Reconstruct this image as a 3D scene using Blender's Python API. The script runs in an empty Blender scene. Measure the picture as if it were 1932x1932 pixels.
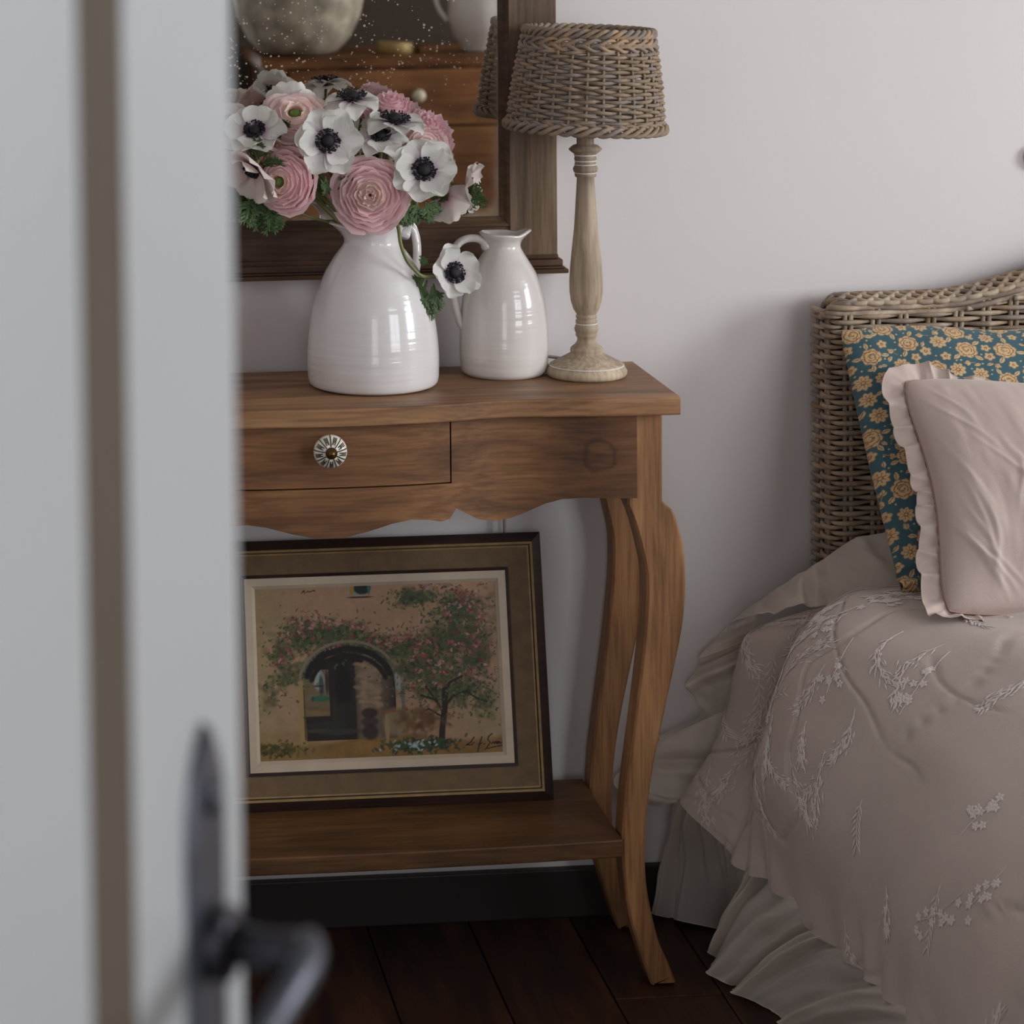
import bpy, bmesh, math, random
import numpy as np
from mathutils import Vector, Matrix, noise
C = bpy.context.scene
COL = C.collection
PI = math.pi
rnd = random.Random(7)
nrs = np.random.RandomState(5)

# ------------------------------------------------------------------ camera
# units are metres; the back wall is y = 0, the floor z = 0, the camera stands in the doorway at y = -3.49
F, CX, CY = 4884.8, 388.1, 69.3                 # lens in pixels of a 1932 frame, optical centre (shift lens)
YAW, PITCH, ROLL = .07812, .05568, -.01432
CAM = np.array([0., -3.49156, 1.43055])
def cam_axes():
    cy, sy, cp, sp = math.cos(YAW), math.sin(YAW), math.cos(PITCH), math.sin(PITCH)
    cr, sr = math.cos(ROLL), math.sin(ROLL)
    f = np.array([sy*cp, cy*cp, -sp]); ri = np.array([cy, -sy, 0]); up = np.cross(ri, f)
    return cr*ri + sr*up, -sr*ri + cr*up, f
RI, UP, FW = cam_axes()
def at(px, py, Y):
    """a point of the photograph at depth y = Y, in world metres"""
    d = FW + RI*(px - CX)/F - UP*(py - CY)/F
    return CAM + d*(Y - CAM[1])/d[1]
cd = bpy.data.cameras.new('camera')
cam = bpy.data.objects.new('camera', cd); COL.objects.link(cam)
M = Matrix.Identity(4)
for i in range(3):
    M[i][0], M[i][1], M[i][2], M[i][3] = RI[i], UP[i], -FW[i], CAM[i]
cam.matrix_world = M
cd.sensor_width = 36; cd.lens = F/1932*36
cd.shift_x = (966 - CX)/1932; cd.shift_y = -(966 - CY)/1932
cd.clip_start = .05
cd.dof.use_dof = True; cd.dof.focus_distance = 3.30; cd.dof.aperture_fstop = cd.lens/12.0
C.camera = cam

# ------------------------------------------------------------------ light
C.view_settings.view_transform = 'Standard'; C.view_settings.look = 'None'
C.view_settings.gamma = 1; C.view_settings.use_curve_mapping = False
C.view_settings.exposure = 0.0
W = bpy.data.worlds.new('overcast_sky'); C.world = W; W.use_nodes = True
W.node_tree.nodes['Background'].inputs[0].default_value = (.80, .88, 1, 1)
W.node_tree.nodes['Background'].inputs[1].default_value = 1.0
WIN_Y0, WIN_Y1, WIN_Z0, WIN_Z1 = -2.55, -1.35, .95, 2.35          # window in the right wall, beside the bed
def area(name, loc, rot, sx, sy, e, col):
    l = bpy.data.lights.new(name, 'AREA'); l.shape = 'RECTANGLE'; l.size = sx; l.size_y = sy
    l.energy = e; l.color = col
    o = bpy.data.objects.new(name, l); COL.objects.link(o); o.location = loc; o.rotation_euler = rot
    return o
area('daylight', (4.42, (WIN_Y0+WIN_Y1)/2, (WIN_Z0+WIN_Z1)/2 + .05), (0, PI/2, 0), WIN_Z1-WIN_Z0+.1, WIN_Y1-WIN_Y0+.1, 162, (.94, .965, 1))
FW_X0, FW_X1 = 1.75, 3.15                                        # window added right of the chest, out of view, for frontal fill
area('fill_front', ((FW_X0+FW_X1)/2, -3.30, 1.5), (PI/2, 0, 0), FW_X1-FW_X0, 1.5, 34, (.93, .96, 1))  # soft fill lamp outside the added window
area('fill_passage', (.25, -5.02, 1.3), (PI/2, 0, 0), 1.7, 2.0, 21, (1, .95, .91))                # added fill from behind the camera, set in an unseen glazed door
C.cycles.max_bounces = 8; C.cycles.diffuse_bounces = 5; C.cycles.transmission_bounces = 4
C.cycles.use_denoising = True

# ------------------------------------------------------------------ helpers
def lin(h):
    h = h.lstrip('#'); o = []
    for i in (0, 2, 4):
        c = int(h[i:i+2], 16)/255
        o.append(c/12.92 if c <= .04045 else ((c+.055)/1.055)**2.4)
    return (*o, 1)
def new_mat(name):
    m = bpy.data.materials.new(name); m.use_nodes = True
    return m, m.node_tree.nodes, m.node_tree.links, m.node_tree.nodes['Principled BSDF']
def nd(N, t, **kw):
    n = N.new(t)
    for k, v in kw.items():
        if k.startswith('i_'):
            n.inputs[k[2:].replace('_', ' ')].default_value = v
        else: setattr(n, k, v)
    return n
def ramp(N, stops):
    r = N.new('ShaderNodeValToRGB'); e = r.color_ramp.elements
    while len(e) < len(stops): e.new(.5)
    for a, (p, c) in zip(e, stops): a.position = p; a.color = c if len(c) == 4 else lin(c)
    return r
def plain(name, col, rough=.6, var=.06, scale=8, bump=0, bscale=60, metal=0, spec=.5, coat=0):
    """one colour with a soft procedural variation"""
    m, N, L, B = new_mat(name)
    c = lin(col) if isinstance(col, str) else col
    tc = nd(N, 'ShaderNodeTexCoord'); nz = nd(N, 'ShaderNodeTexNoise', i_Scale=scale, i_Detail=4.)
    L.new(tc.outputs['Object'], nz.inputs['Vector'])
    r = ramp(N, [(.3, tuple(x*(1-var) for x in c[:3])+(1,)), (.7, tuple(min(1, x*(1+var)) for x in c[:3])+(1,))])
    L.new(nz.outputs[0], r.inputs[0]); L.new(r.outputs[0], B.inputs['Base Color'])
    B.inputs['Roughness'].default_value = rough; B.inputs['Metallic'].default_value = metal
    B.inputs['Specular IOR Level'].default_value = spec; B.inputs['Coat Weight'].default_value = coat
    B.inputs['Coat Roughness'].default_value = .05
    if bump:
        n2 = nd(N, 'ShaderNodeTexNoise', i_Scale=bscale, i_Detail=3.); L.new(tc.outputs['Object'], n2.inputs['Vector'])
        b = nd(N, 'ShaderNodeBump', i_Strength=bump, i_Distance=.002); L.new(n2.outputs[0], b.inputs['Height']); L.new(b.outputs[0], B.inputs['Normal'])
    return m
def wood(name, dark, mid, light, axis=0, rough=.55, scale=1., rand=False, spec=.35, knot=None):
    """grain stretched along one axis: broad figure, fine fibres and blotches"""
    m, N, L, B = new_mat(name)
    tc = nd(N, 'ShaderNodeTexCoord'); mp = nd(N, 'ShaderNodeMapping')
    s = [13*scale]*3; s[axis] = 1.6*scale; mp.inputs['Scale'].default_value = s
    L.new(tc.outputs['Object'], mp.inputs['Vector'])
    if rand:
        oi = nd(N, 'ShaderNodeObjectInfo'); cm = nd(N, 'ShaderNodeMath', operation='MULTIPLY'); cm.inputs[1].default_value = 37.
        L.new(oi.outputs['Random'], cm.inputs[0]); L.new(cm.outputs[0], mp.inputs['Location'])
    a = nd(N, 'ShaderNodeTexNoise', i_Scale=1.3, i_Detail=8., i_Roughness=.62, i_Distortion=.9); L.new(mp.outputs[0], a.inputs['Vector'])
    mp2 = nd(N, 'ShaderNodeMapping'); s2 = [230*scale]*3; s2[axis] = 11*scale; mp2.inputs['Scale'].default_value = s2
    L.new(tc.outputs['Object'], mp2.inputs['Vector'])
    f = nd(N, 'ShaderNodeTexNoise', i_Scale=1., i_Detail=3.); L.new(mp2.outputs[0], f.inputs['Vector'])
    bl = nd(N, 'ShaderNodeTexNoise', i_Scale=5., i_Detail=2.); L.new(tc.outputs['Object'], bl.inputs['Vector'])
    r = ramp(N, [(.30, dark), (.5, mid), (.70, light)]); L.new(a.outputs[0], r.inputs[0])
    rf = ramp(N, [(.34, (.66, .63, .61, 1)), (.58, (1.05, 1.05, 1.05, 1))]); L.new(f.outputs[0], rf.inputs[0])
    rb = ramp(N, [(.36, (.60, .58, .58, 1)), (.60, (1.08, 1.08, 1.08, 1))]); L.new(bl.outputs[0], rb.inputs[0])
    m1 = nd(N, 'ShaderNodeMixRGB', blend_type='MULTIPLY', i_Fac=.8); L.new(r.outputs[0], m1.inputs[1]); L.new(rf.outputs[0], m1.inputs[2])
    m2 = nd(N, 'ShaderNodeMixRGB', blend_type='MULTIPLY', i_Fac=.8); L.new(m1.outputs[0], m2.inputs[1]); L.new(rb.outputs[0], m2.inputs[2])
    out = m2.outputs[0]
    if knot is not None:                       # a dark ring knot in the board
        vm = nd(N, 'ShaderNodeVectorMath', operation='DISTANCE'); vm.inputs[1].default_value = knot
        L.new(tc.outputs['Object'], vm.inputs[0])
        kn = nd(N, 'ShaderNodeTexNoise', i_Scale=70., i_Detail=3.); L.new(tc.outputs['Object'], kn.inputs['Vector'])
        ad = nd(N, 'ShaderNodeMath', operation='MULTIPLY_ADD'); ad.inputs[1].default_value = .014; L.new(kn.outputs[0], ad.inputs[0]); L.new(vm.outputs['Value'], ad.inputs[2])
        kr = ramp(N, [(0, (.62, .58, .55, 1)), (.0225, (.62, .58, .55, 1)), (.0262, (.16, .14, .13, 1)), (.0305, (.55, .5, .48, 1)), (.055, (.62, .58, .56, 1)), (.105, (1, 1, 1, 1))])
        L.new(ad.outputs[0], kr.inputs[0])
        m3 = nd(N, 'ShaderNodeMixRGB', blend_type='MULTIPLY', i_Fac=.9); L.new(out, m3.inputs[1]); L.new(kr.outputs[0], m3.inputs[2]); out = m3.outputs[0]
    L.new(out, B.inputs['Base Color'])
    B.inputs['Roughness'].default_value = rough; B.inputs['Specular IOR Level'].default_value = spec
    b = nd(N, 'ShaderNodeBump', i_Strength=.25, i_Distance=.0012); L.new(f.outputs[0], b.inputs['Height']); L.new(b.outputs[0], B.inputs['Normal'])
    return m
def attr_mat(name, rough=.8, sheen=0, bump=0, bscale=500, sub=0, transl=0):
    """colour printed on the mesh (attribute 'print')"""
    m, N, L, B = new_mat(name)
    a = nd(N, 'ShaderNodeAttribute', attribute_name='print'); L.new(a.outputs['Color'], B.inputs['Base Color'])
    B.inputs['Roughness'].default_value = rough; B.inputs['Specular IOR Level'].default_value = .25
    B.inputs['Sheen Weight'].default_value = sheen
    if bump:
        tc = nd(N, 'ShaderNodeTexCoord'); n2 = nd(N, 'ShaderNodeTexNoise', i_Scale=bscale, i_Detail=2.); L.new(tc.outputs['Object'], n2.inputs['Vector'])
        b = nd(N, 'ShaderNodeBump', i_Strength=bump, i_Distance=.0006); L.new(n2.outputs[0], b.inputs['Height']); L.new(b.outputs[0], B.inputs['Normal'])
    if transl:
        t = nd(N, 'ShaderNodeBsdfTranslucent'); L.new(a.outputs['Color'], t.inputs[0])
        mx = nd(N, 'ShaderNodeMixShader', i_Fac=transl); L.new(B.outputs[0], mx.inputs[1]); L.new(t.outputs[0], mx.inputs[2])
        L.new(mx.outputs[0], N['Material Output'].inputs[0])
    return m

def wloc(o):
    v = Vector((0, 0, 0))
    while o is not None: v = v + o.location; o = o.parent
    return np.array(v)
def obj(name, V, Fc, mat, parent=None, smooth=False, kind=None, label=None, color=None, loc=None):
    """ONE mesh object from world-space vertices; origin at the parent's base, or at loc"""
    V = np.asarray(V, dtype=float).reshape(-1, 3)
    org = wloc(parent) if parent is not None else (np.array(loc, dtype=float) if loc is not None else np.zeros(3))
    me = bpy.data.meshes.new(name)
    V = V - org
    if isinstance(Fc, np.ndarray):
        n = len(Fc); k = Fc.shape[1]
        me.vertices.add(len(V)); me.vertices.foreach_set('co', V.ravel())
        me.loops.add(n*k); me.loops.foreach_set('vertex_index', Fc.ravel().astype(np.int32))
        me.polygons.add(n); me.polygons.foreach_set('loop_start', np.arange(0, n*k, k, dtype=np.int32))
        me.update(calc_edges=True)
    else:
        me.from_pydata([tuple(v) for v in V], [], Fc); me.update()
    if smooth: me.polygons.foreach_set('use_smooth', [True]*len(me.polygons))
    if color is not None:
        at_ = me.color_attributes.new('print', 'FLOAT_COLOR', 'POINT')
        c = np.ones((len(V), 4), dtype=np.float32); c[:, :3] = np.asarray(color).reshape(-1, 3)
        at_.data.foreach_set('color', c.ravel())
    me.materials.append(mat)
    o = bpy.data.objects.new(name, me); COL.objects.link(o)
    if parent is not None: o.parent = parent
    elif loc is not None: o.location = loc
    if kind: o['kind'] = kind
    if label: o['label'] = label
    return o
def thing(name, label, cat, loc, group=None):
    o = bpy.data.objects.new(name, None); COL.objects.link(o); o.location = loc
    o.empty_display_size = .05; o['label'] = label; o['category'] = cat
    if group: o['group'] = group
    return o
def tag(o, label, cat, group=None):
    o['label'] = label; o['category'] = cat
    if group: o['group'] = group
    return o

class MB:
    """collects vertices and faces for one mesh"""
    def __init__(s): s.V = []; s.F = []; s.n = 0
    def add(s, V, Fc):
        V = np.asarray(V, dtype=float).reshape(-1, 3)
        s.V.append(V); s.F += [tuple(int(i)+s.n for i in f) for f in Fc]; s.n += len(V); return s
    def box(s, x0, x1, y0, y1, z0, z1, bev=0):
        bm = bmesh.new(); bmesh.ops.create_cube(bm, size=1)
        for v in bm.verts:
            v.co = Vector(((x0+x1)/2 + v.co.x*(x1-x0), (y0+y1)/2 + v.co.y*(y1-y0), (z0+z1)/2 + v.co.z*(z1-z0)))
        if bev: bmesh.ops.bevel(bm, geom=bm.edges[:], offset=bev, segments=2, affect='EDGES', profile=.6)
        bm.verts.index_update(); s.add([v.co[:] for v in bm.verts], [[v.index for v in f.verts] for f in bm.faces]); bm.free(); return s
    def grid(s, P, closeu=False, closev=False):
        P = np.asarray(P); s.add(P.reshape(-1, 3), gridf(P.shape[0], P.shape[1], closeu, closev)); return s
    def tube(s, pts, r, sides=6, cap=True, flat=1.0, up=None):
        V, Fc = tube(pts, r, sides, cap, flat, up); return s.add(V, Fc)
    def prism(s, poly, y0, y1):
        """closed polygon of (x, z) extruded from y0 to y1"""
        n = len(poly)
        V = [(x, y0, z) for x, z in poly] + [(x, y1, z) for x, z in poly]
        Fs = [(i, (i+1) % n, n+(i+1) % n, n+i) for i in range(n)] + [tuple(range(n))[::-1], tuple(range(n, 2*n))]
        return s.add(V, Fs)
    def obj(s, name, mat, parent=None, smooth=False, **k):
        o = obj(name, np.concatenate(s.V), s.F, mat, parent, smooth, **k)
        bm = bmesh.new(); bm.from_mesh(o.data); bmesh.ops.recalc_face_normals(bm, faces=bm.faces); bm.to_mesh(o.data); bm.free()
        return o
def gridf(nu, nv, cu=False, cv=False):
    i, j = np.meshgrid(np.arange(nu if cu else nu-1), np.arange(nv if cv else nv-1), indexing='ij')
    i2, j2 = (i+1) % nu, (j+1) % nv
    return np.stack([i*nv+j, i2*nv+j, i2*nv+j2, i*nv+j2], -1).reshape(-1, 4)
def tube(pts, r, sides=6, cap=True, flat=1.0, up=None):
    P = np.asarray(pts, dtype=float); n = len(P)
    r = np.full(n, r) if np.isscalar(r) else np.asarray(r)
    T = np.gradient(P, axis=0); T /= np.linalg.norm(T, axis=1)[:, None] + 1e-12
    u = np.array(up if up is not None else ((0, 0, 1) if abs(T[0][2]) < .9 else (1, 0, 0)), dtype=float)
    V = np.zeros((n, sides, 3)); a = np.arange(sides)*2*PI/sides
    for k in range(n):
        u = u - T[k]*(u @ T[k]); u /= np.linalg.norm(u) + 1e-12
        w = np.cross(T[k], u)
        V[k] = P[k] + r[k]*(np.cos(a)[:, None]*u + flat*np.sin(a)[:, None]*w)
    Fc = [tuple(f) for f in gridf(n, sides, False, True)]
    if cap: Fc += [tuple(range(sides))[::-1], tuple((n-1)*sides + i for i in range(sides))]
    return V.reshape(-1, 3), Fc
def cr(P, n):
    """smooth curve through control points, n samples (uniform Catmull-Rom)"""
    P = np.asarray(P, dtype=float); m = len(P)
    Q = np.concatenate([[2*P[0]-P[1]], P, [2*P[-1]-P[-2]]])
    t = np.linspace(0, m-1-1e-9, n); i = t.astype(int); f = (t-i).reshape((-1,)+(1,)*(P.ndim-1))
    a, b, c, d = Q[i], Q[i+1], Q[i+2], Q[i+3]
    return .5*((2*b) + (c-a)*f + (2*a-5*b+4*c-d)*f*f + (3*b-a-3*c+d)*f**3)
def lathe(prof, cx, cy, seg=48, mod=None):
    """profile of (radius, z) turned about a vertical axis; mod(theta, radius, z) may bend it"""
    a = np.arange(seg)*2*PI/seg
    P = np.zeros((len(prof), seg, 3))
    for k, (r, z) in enumerate(prof):
        rr, zz = (np.full(seg, r), np.full(seg, z)) if mod is None else mod(a, r, z, k)
        P[k] = np.stack([cx + rr*np.cos(a), cy + rr*np.sin(a), zz], -1)
    return P
def vnoise(x, y, seed=0, octv=3):
    """smooth value noise on arrays"""
    r = np.zeros_like(x, dtype=float); amp = 1; tot = 0
    for o in range(octv):
        g = np.random.RandomState(seed*17+o).rand(64, 64)
        xi = np.floor(x).astype(int); yi = np.floor(y).astype(int); fx = x-xi; fy = y-yi
        fx = fx*fx*(3-2*fx); fy = fy*fy*(3-2*fy)
        a = g[xi % 64, yi % 64]; b = g[(xi+1) % 64, yi % 64]; c = g[xi % 64, (yi+1) % 64]; d = g[(xi+1) % 64, (yi+1) % 64]
        r += amp*((a*(1-fx)+b*fx)*(1-fy) + (c*(1-fx)+d*fx)*fy); tot += amp; amp *= .5; x = x*2; y = y*2
    return r/tot

# ------------------------------------------------------------------ room shell
m_wall = plain('wall_paint', '#dbd5d4', .85, .015, 2.5, .05, 180)
m_taupe = plain('taupe_wall_paint', '#54493f', .9, .02)
m_white = plain('ceiling_paint', '#c8c4bf', .9, .02)
m_trimw = plain('white_gloss_paint', '#d3d8da', .35, .02)
m_base = plain('black_brown_baseboard', '#1d1816', .5, .15)
m_floor = wood('dark_floorboards', '#1c0f0a', '#3a2115', '#5a3522', axis=1, rough=.5, rand=True)
m_sub = plain('floor_gap', '#0b0706', .9)
X0, X1, Y0, HZ = -.75, 4.25, -3.12, 2.6
def struct(mb, name, m, **k):
    return mb.obj(name, m, kind='structure', **k)
struct(MB().box(X0, X1, 0, .12, 0, HZ), 'wall_back', m_wall)
struct(MB().box(X0-.12, X0, Y0, .12, 0, HZ), 'wall_left', m_wall)
w = MB(); w.box(X1, X1+.14, WIN_Y1, .12, 0, HZ); w.box(X1, X1+.14, Y0, WIN_Y0, 0, HZ)
w.box(X1, X1+.14, WIN_Y0, WIN_Y1, 0, WIN_Z0); w.box(X1, X1+.14, WIN_Y0, WIN_Y1, WIN_Z1, HZ)
struct(w, 'wall_right', m_wall)
DX0, DX1 = -.27, .50                               # the doorway the camera looks through
w = MB(); w.box(X0-.12, DX0, Y0-.12, Y0, 0, HZ); w.box(DX1, FW_X0, Y0-.12, Y0, 0, HZ); w.box(FW_X1, X1+.14, Y0-.12, Y0, 0, HZ); w.box(FW_X0, FW_X1, Y0-.12, Y0, 0, .75); w.box(FW_X0, FW_X1, Y0-.12, Y0, 2.25, HZ); w.box(DX0, DX1, Y0-.12, Y0, 2.06, HZ)
struct(w, 'wall_front', m_taupe)
w = MB()                                           # the passage behind the camera
w.box(-1.2, -1.1, -4.9, Y0-.12, 0, HZ); w.box(1.3, 1.4, -4.9, Y0-.12, 0, HZ); w.box(-1.2, -.65, -5.0, -4.9, 0, HZ); w.box(1.15, 1.4, -5.0, -4.9, 0, HZ); w.box(-.65, 1.15, -5.0, -4.9, 2.3, HZ)
struct(w, 'wall_passage', m_wall)
struct(MB().box(X0-.12, X1+.14, -5.0, .12, HZ, HZ+.1), 'ceiling', m_white)
fl = struct(MB().box(X0-.12, X1+.14, -5.0, .12, -.06, -.004), 'floor', m_sub)
PW = .142
for i, x in enumerate(np.arange(X0-.05, X1, PW)):  # floorboards, each its own board
    y = -4.9 + ((i*.737) % 1.0)*1.1
    ys = [-4.95]
    while y < -.2: ys.append(y); y += 1.5
    ys.append(0.0)
    for a, b in zip(ys[:-1], ys[1:]):
        t = rnd.uniform(-.0007, .0007)
        MB().box(x+.0012, x+PW-.0012, a+.001, b-.001, -.01, t, .0015).obj('plank', m_floor, fl)
bb = MB().box(X0, X1, -.015, 0, 0, .0685, .002); struct(bb, 'baseboard_back', m_base)
struct(MB().box(X1-.015, X1, Y0, -.016, 0, .0685, .002), 'baseboard_right', m_base)
struct(MB().box(X0, X0+.015, Y0, -.016, 0, .0685, .002), 'baseboard_left', m_base)
tr = MB(); tr.box(DX1, DX1+.06, Y0, Y0+.015, 0, 2.06, .002); tr.box(DX0-.06, DX0, Y0, Y0+.015, 0, 2.06, .002); tr.box(DX0-.06, DX1+.06, Y0, Y0+.015, 2.06, 2.12, .002)
struct(tr, 'trim_1', m_trimw)
# window: casement frame with glazing bars
wf = MB()
ym = (WIN_Y0+WIN_Y1)/2; xw0, xw1 = X1+.06, X1+.11
for y in (WIN_Y0+.025, ym-.028, ym+.028, WIN_Y1-.025): wf.box(xw0, xw1, y-.025, y+.025, WIN_Z0, WIN_Z1, .003)
for z in (WIN_Z0+.03, WIN_Z1-.03): wf.box(xw0, xw1, WIN_Y0, WIN_Y1, z-.03, z+.03, .003)
for z in (WIN_Z0+.42, WIN_Z0+.85): wf.box(xw0+.01, xw1-.01, WIN_Y0, WIN_Y1, z-.012, z+.012, .002)
wn = struct(wf, 'window_1', m_trimw)
wf = MB()
for x in (FW_X0+.03, (FW_X0+FW_X1)/2, FW_X1-.03): wf.box(x-.03, x+.03, Y0-.10, Y0-.06, .75, 2.25, .003)
for z in (.78, 2.22): wf.box(FW_X0, FW_X1, Y0-.10, Y0-.06, z-.03, z+.03, .003)
struct(wf, 'added_window_2', m_trimw)  # unseen frame added round the frontal fill lamp
wf = MB()
for x in (-.62, .25, 1.12): wf.box(x-.03, x+.03, -4.97, -4.93, .0, 2.3, .003)
for z in (.05, 1.1, 2.27): wf.box(-.65, 1.15, -4.97, -4.93, z-.03, z+.03, .003)
struct(wf, 'added_door_2', m_trimw)  # unseen glazed door frame added before the passage fill lamp
MB().box(X1-.05, X1+.12, WIN_Y0-.04, WIN_Y1+.04, WIN_Z0-.03, WIN_Z0, .004).obj('window_sill', m_trimw, wn)

# ------------------------------------------------------------------ the open door, far left and near the camera
m_door = plain('white_door_paint', '#b1b4b6', .42, .02, 5, .04, 90)
m_iron = plain('dark_iron', '#3a3a42', .38, .2, 30, .1, 150, metal=.7)
m_ironl = plain('worn_iron', '#4a4d57', .34, .2, 30, 0, 150, metal=.6)
TH = math.radians(64); DD = np.array([math.cos(TH), math.sin(TH), 0]); DN = np.array([math.sin(TH), -math.cos(TH), 0])
DE = np.array([.0915, -2.45, 0]); DWID = .76
def dp(s, n, z): return DE - DD*s + DN*n + np.array([0, 0, z])        # s from the free edge, n out of the face
def dbox(mb, s0, s1, n0, n1, z0, z1):
    V = [dp(s, n, z) for s in (s0, s1) for n in (n0, n1) for z in (z0, z1)]
    mb.add(V, [(0, 1, 3, 2), (4, 6, 7, 5), (0, 4, 5, 1), (2, 3, 7, 6), (0, 2, 6, 4), (1, 5, 7, 3)]); return mb
d = MB(); ST = .110
dbox(d, 0, ST, -.04, 0, .008, 2.03); dbox(d, DWID-ST, DWID, -.04, 0, .008, 2.03)
dbox(d, ST, DWID-ST, -.04, 0, .008, .24); dbox(d, ST, DWID-ST, -.04, 0, 1.92, 2.03)
door = d.obj('door_1', m_door, kind='structure')
m_bead = plain('taupe_bead', '#6d6256', .5, .05)
p = MB()                                             # darker bead round the panel, sloping in from the stiles
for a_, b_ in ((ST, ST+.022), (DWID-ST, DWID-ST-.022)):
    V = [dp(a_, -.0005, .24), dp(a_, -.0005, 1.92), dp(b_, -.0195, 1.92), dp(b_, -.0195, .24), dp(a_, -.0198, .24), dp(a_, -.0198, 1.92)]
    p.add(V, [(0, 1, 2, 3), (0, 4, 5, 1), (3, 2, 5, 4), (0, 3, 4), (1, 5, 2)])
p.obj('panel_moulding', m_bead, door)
p = MB(); dbox(p, ST, DWID-ST, -.034, -.0200, .24, 1.92); p.obj('door_panel', m_door, door)
p = MB()                                             # raised field of the panel and its moulding
dbox(p, ST+.022, DWID-ST-.022, -.0200, -.0085, .28, 1.88); p.obj('raised_panel', m_door, door)
# handle: long plate, screw, neck and lever that points back to the hinges
sc, zc = .044, 1.016
out = [(s, z) for s, z in cr([(0, .088), (-.010, .076), (-.0175, .055), (-.0175, 0), (-.0175, -.11), (-.010, -.128), (0, -.135)], 22)]
out = out + [(-s, z) for s, z in out[-2:0:-1]]
b = MB(); n = len(out)
b.add([dp(sc+s, .0, zc+z) for s, z in out] + [dp(sc+s*.9, .004, zc+z*.985) for s, z in out], [(i, (i+1) % n, n+(i+1) % n, n+i) for i in range(n)] + [tuple(range(n, 2*n))])
plate = b.obj('handle_plate', m_ironl, door)
b = MB(); b.tube([dp(sc, .003, zc+.058), dp(sc, .007, zc+.058)], .0065, 14); b.obj('screw', m_ironl, plate, True)
b = MB(); b.tube([dp(sc, .002, zc), dp(sc, .012, zc)], .015, 18); b.tube([dp(sc, .01, zc), dp(sc, .028, zc), dp(sc-.001, .042, zc)], [.0085, .0075, .0085], 14)
b.obj('handle_neck', m_iron, door, True)
lv = cr([dp(sc-.008, .042, zc+.001), dp(sc+.010, .046, zc-.001), dp(sc+.040, .045, zc-.008), dp(sc+.080, .044, zc-.016), dp(sc+.112, .043, zc-.026)], 18)
b = MB(); b.tube(lv, list(np.interp(np.linspace(0, 1, 18), [0, .1, .5, .9, 1], [.007, .0095, .008, .009, .006])), 12, flat=.75); b.obj('handle_lever', m_ironl, door, True)

# ------------------------------------------------------------------ console table
m_tab = wood('mango_wood', '#6f5138', '#9b7350', '#b38d64', axis=0, rough=.5)
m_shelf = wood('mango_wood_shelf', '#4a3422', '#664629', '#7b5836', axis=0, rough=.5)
m_tabv = wood('mango_wood_legs', '#6e5032', '#976b46', '#af8557', axis=2, rough=.5)
TX, TZ = .401, .78                                  # middle of the table, height of its top
kn = at(1131, 858, -.255)
m_apr = wood('mango_wood_apron', '#5a3f29', '#815a3a', '#9a714b', axis=0, rough=.5, knot=tuple(kn - np.array([TX, -.15, 0])))
table = thing('console_table', 'brown wooden console table with curved legs, scalloped apron and lower shelf', 'console table', (TX, -.15, 0))
def mirx(pts): return pts + [(2*TX - x, y) for x, y in pts[::-1]]
def front(x):
    """plan of the serpentine front edge of the top"""
    d = np.abs(np.asarray(x) - TX)
    return np.interp(d, [0, .07, .13, .17, .205, .235, .28, .33, .38, .45], [-.292, -.291, -.286, -.279, -.270, -.266, -.269, -.276, -.2805, -.2805])
hl = .4505
xs = np.linspace(-hl, hl, 121) + TX
fy = np.convolve(np.pad(front(xs), 4, 'edge'), np.ones(9)/9, 'valid')
def slab(mb, xs, fy, y1, z0, z1, r=.003):
    """a board whose front edge follows fy, with eased edges"""
    n = len(xs); sec = [(y1, z0), (0, z0), (0, z0), (0, z1), (0, z1), (y1, z1)]
    P = np.zeros((n, 8, 3))
    for i in range(n):
        f = fy[i]
        P[i] = [(xs[i], y1, z0), (xs[i], f+r, z0), (xs[i], f+.3*r, z0+.3*r), (xs[i], f, z0+r), (xs[i], f, z1-r), (xs[i], f+.3*r, z1-.3*r), (xs[i], f+r, z1), (xs[i], y1, z1)]
    k = mb.n; mb.grid(P, False, True); mb.F += [tuple(k+j for j in range(8)), tuple(k+(n-1)*8+j for j in range(8))[::-1]]
t = MB(); slab(t, xs, fy, -.0276, TZ-.0232, TZ, .0025); t.obj('tabletop', m_tab, table)
# front apron: drawer opening, scalloped lower edge (measured to the right of the middle, mirrored)
sc = [(628, 1012), (656, 1010.6), (699.5, 999.7), (746, 985), (783, 978), (817, 979.5), (840, 983.5), (856, 979), (868.8, 959.5), (886, 968.6), (910.7, 982), (941.7, 987.5), (972.8, 983), (1004, 971), (1040, 954), (1070, 945), (1110, 941), (1186, 941)]
YA = -.262
sp = np.array([at(x, y, YA) for x, y in sc]); sx, sz = sp[:, 0]-sp[0, 0], sp[:, 2]
LEGX = at(1184, 880, -.25)[0] - TX                  # inner face of the corner posts, from the middle
ax = np.unique(np.concatenate([np.linspace(-LEGX-.01, LEGX+.01, 200), sx, -sx]))
zb = np.interp(np.abs(ax), sx, sz)
ay = np.interp(ax + TX, xs, fy) + .020
def strip(mb, x, y0, zlo, zhi, th):
    n = len(x); P = np.zeros((n, 4, 3)); y = np.interp(x + TX, xs, fy) + .020 + y0
    P[:, 0] = np.stack([x+TX, y, zlo], -1); P[:, 1] = np.stack([x+TX, y, zhi], -1)
    P[:, 2] = np.stack([x+TX, y+th, zhi], -1); P[:, 3] = np.stack([x+TX, y+th, zlo], -1)
    k = mb.n; mb.grid(P, False, True); mb.F += [(k, k+1, k+2, k+3), tuple(k+(n-1)*4+j for j in (3, 2, 1, 0))]
dxr = at(849, 850, YA)[0] - TX                      # right end of the drawer front
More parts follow.
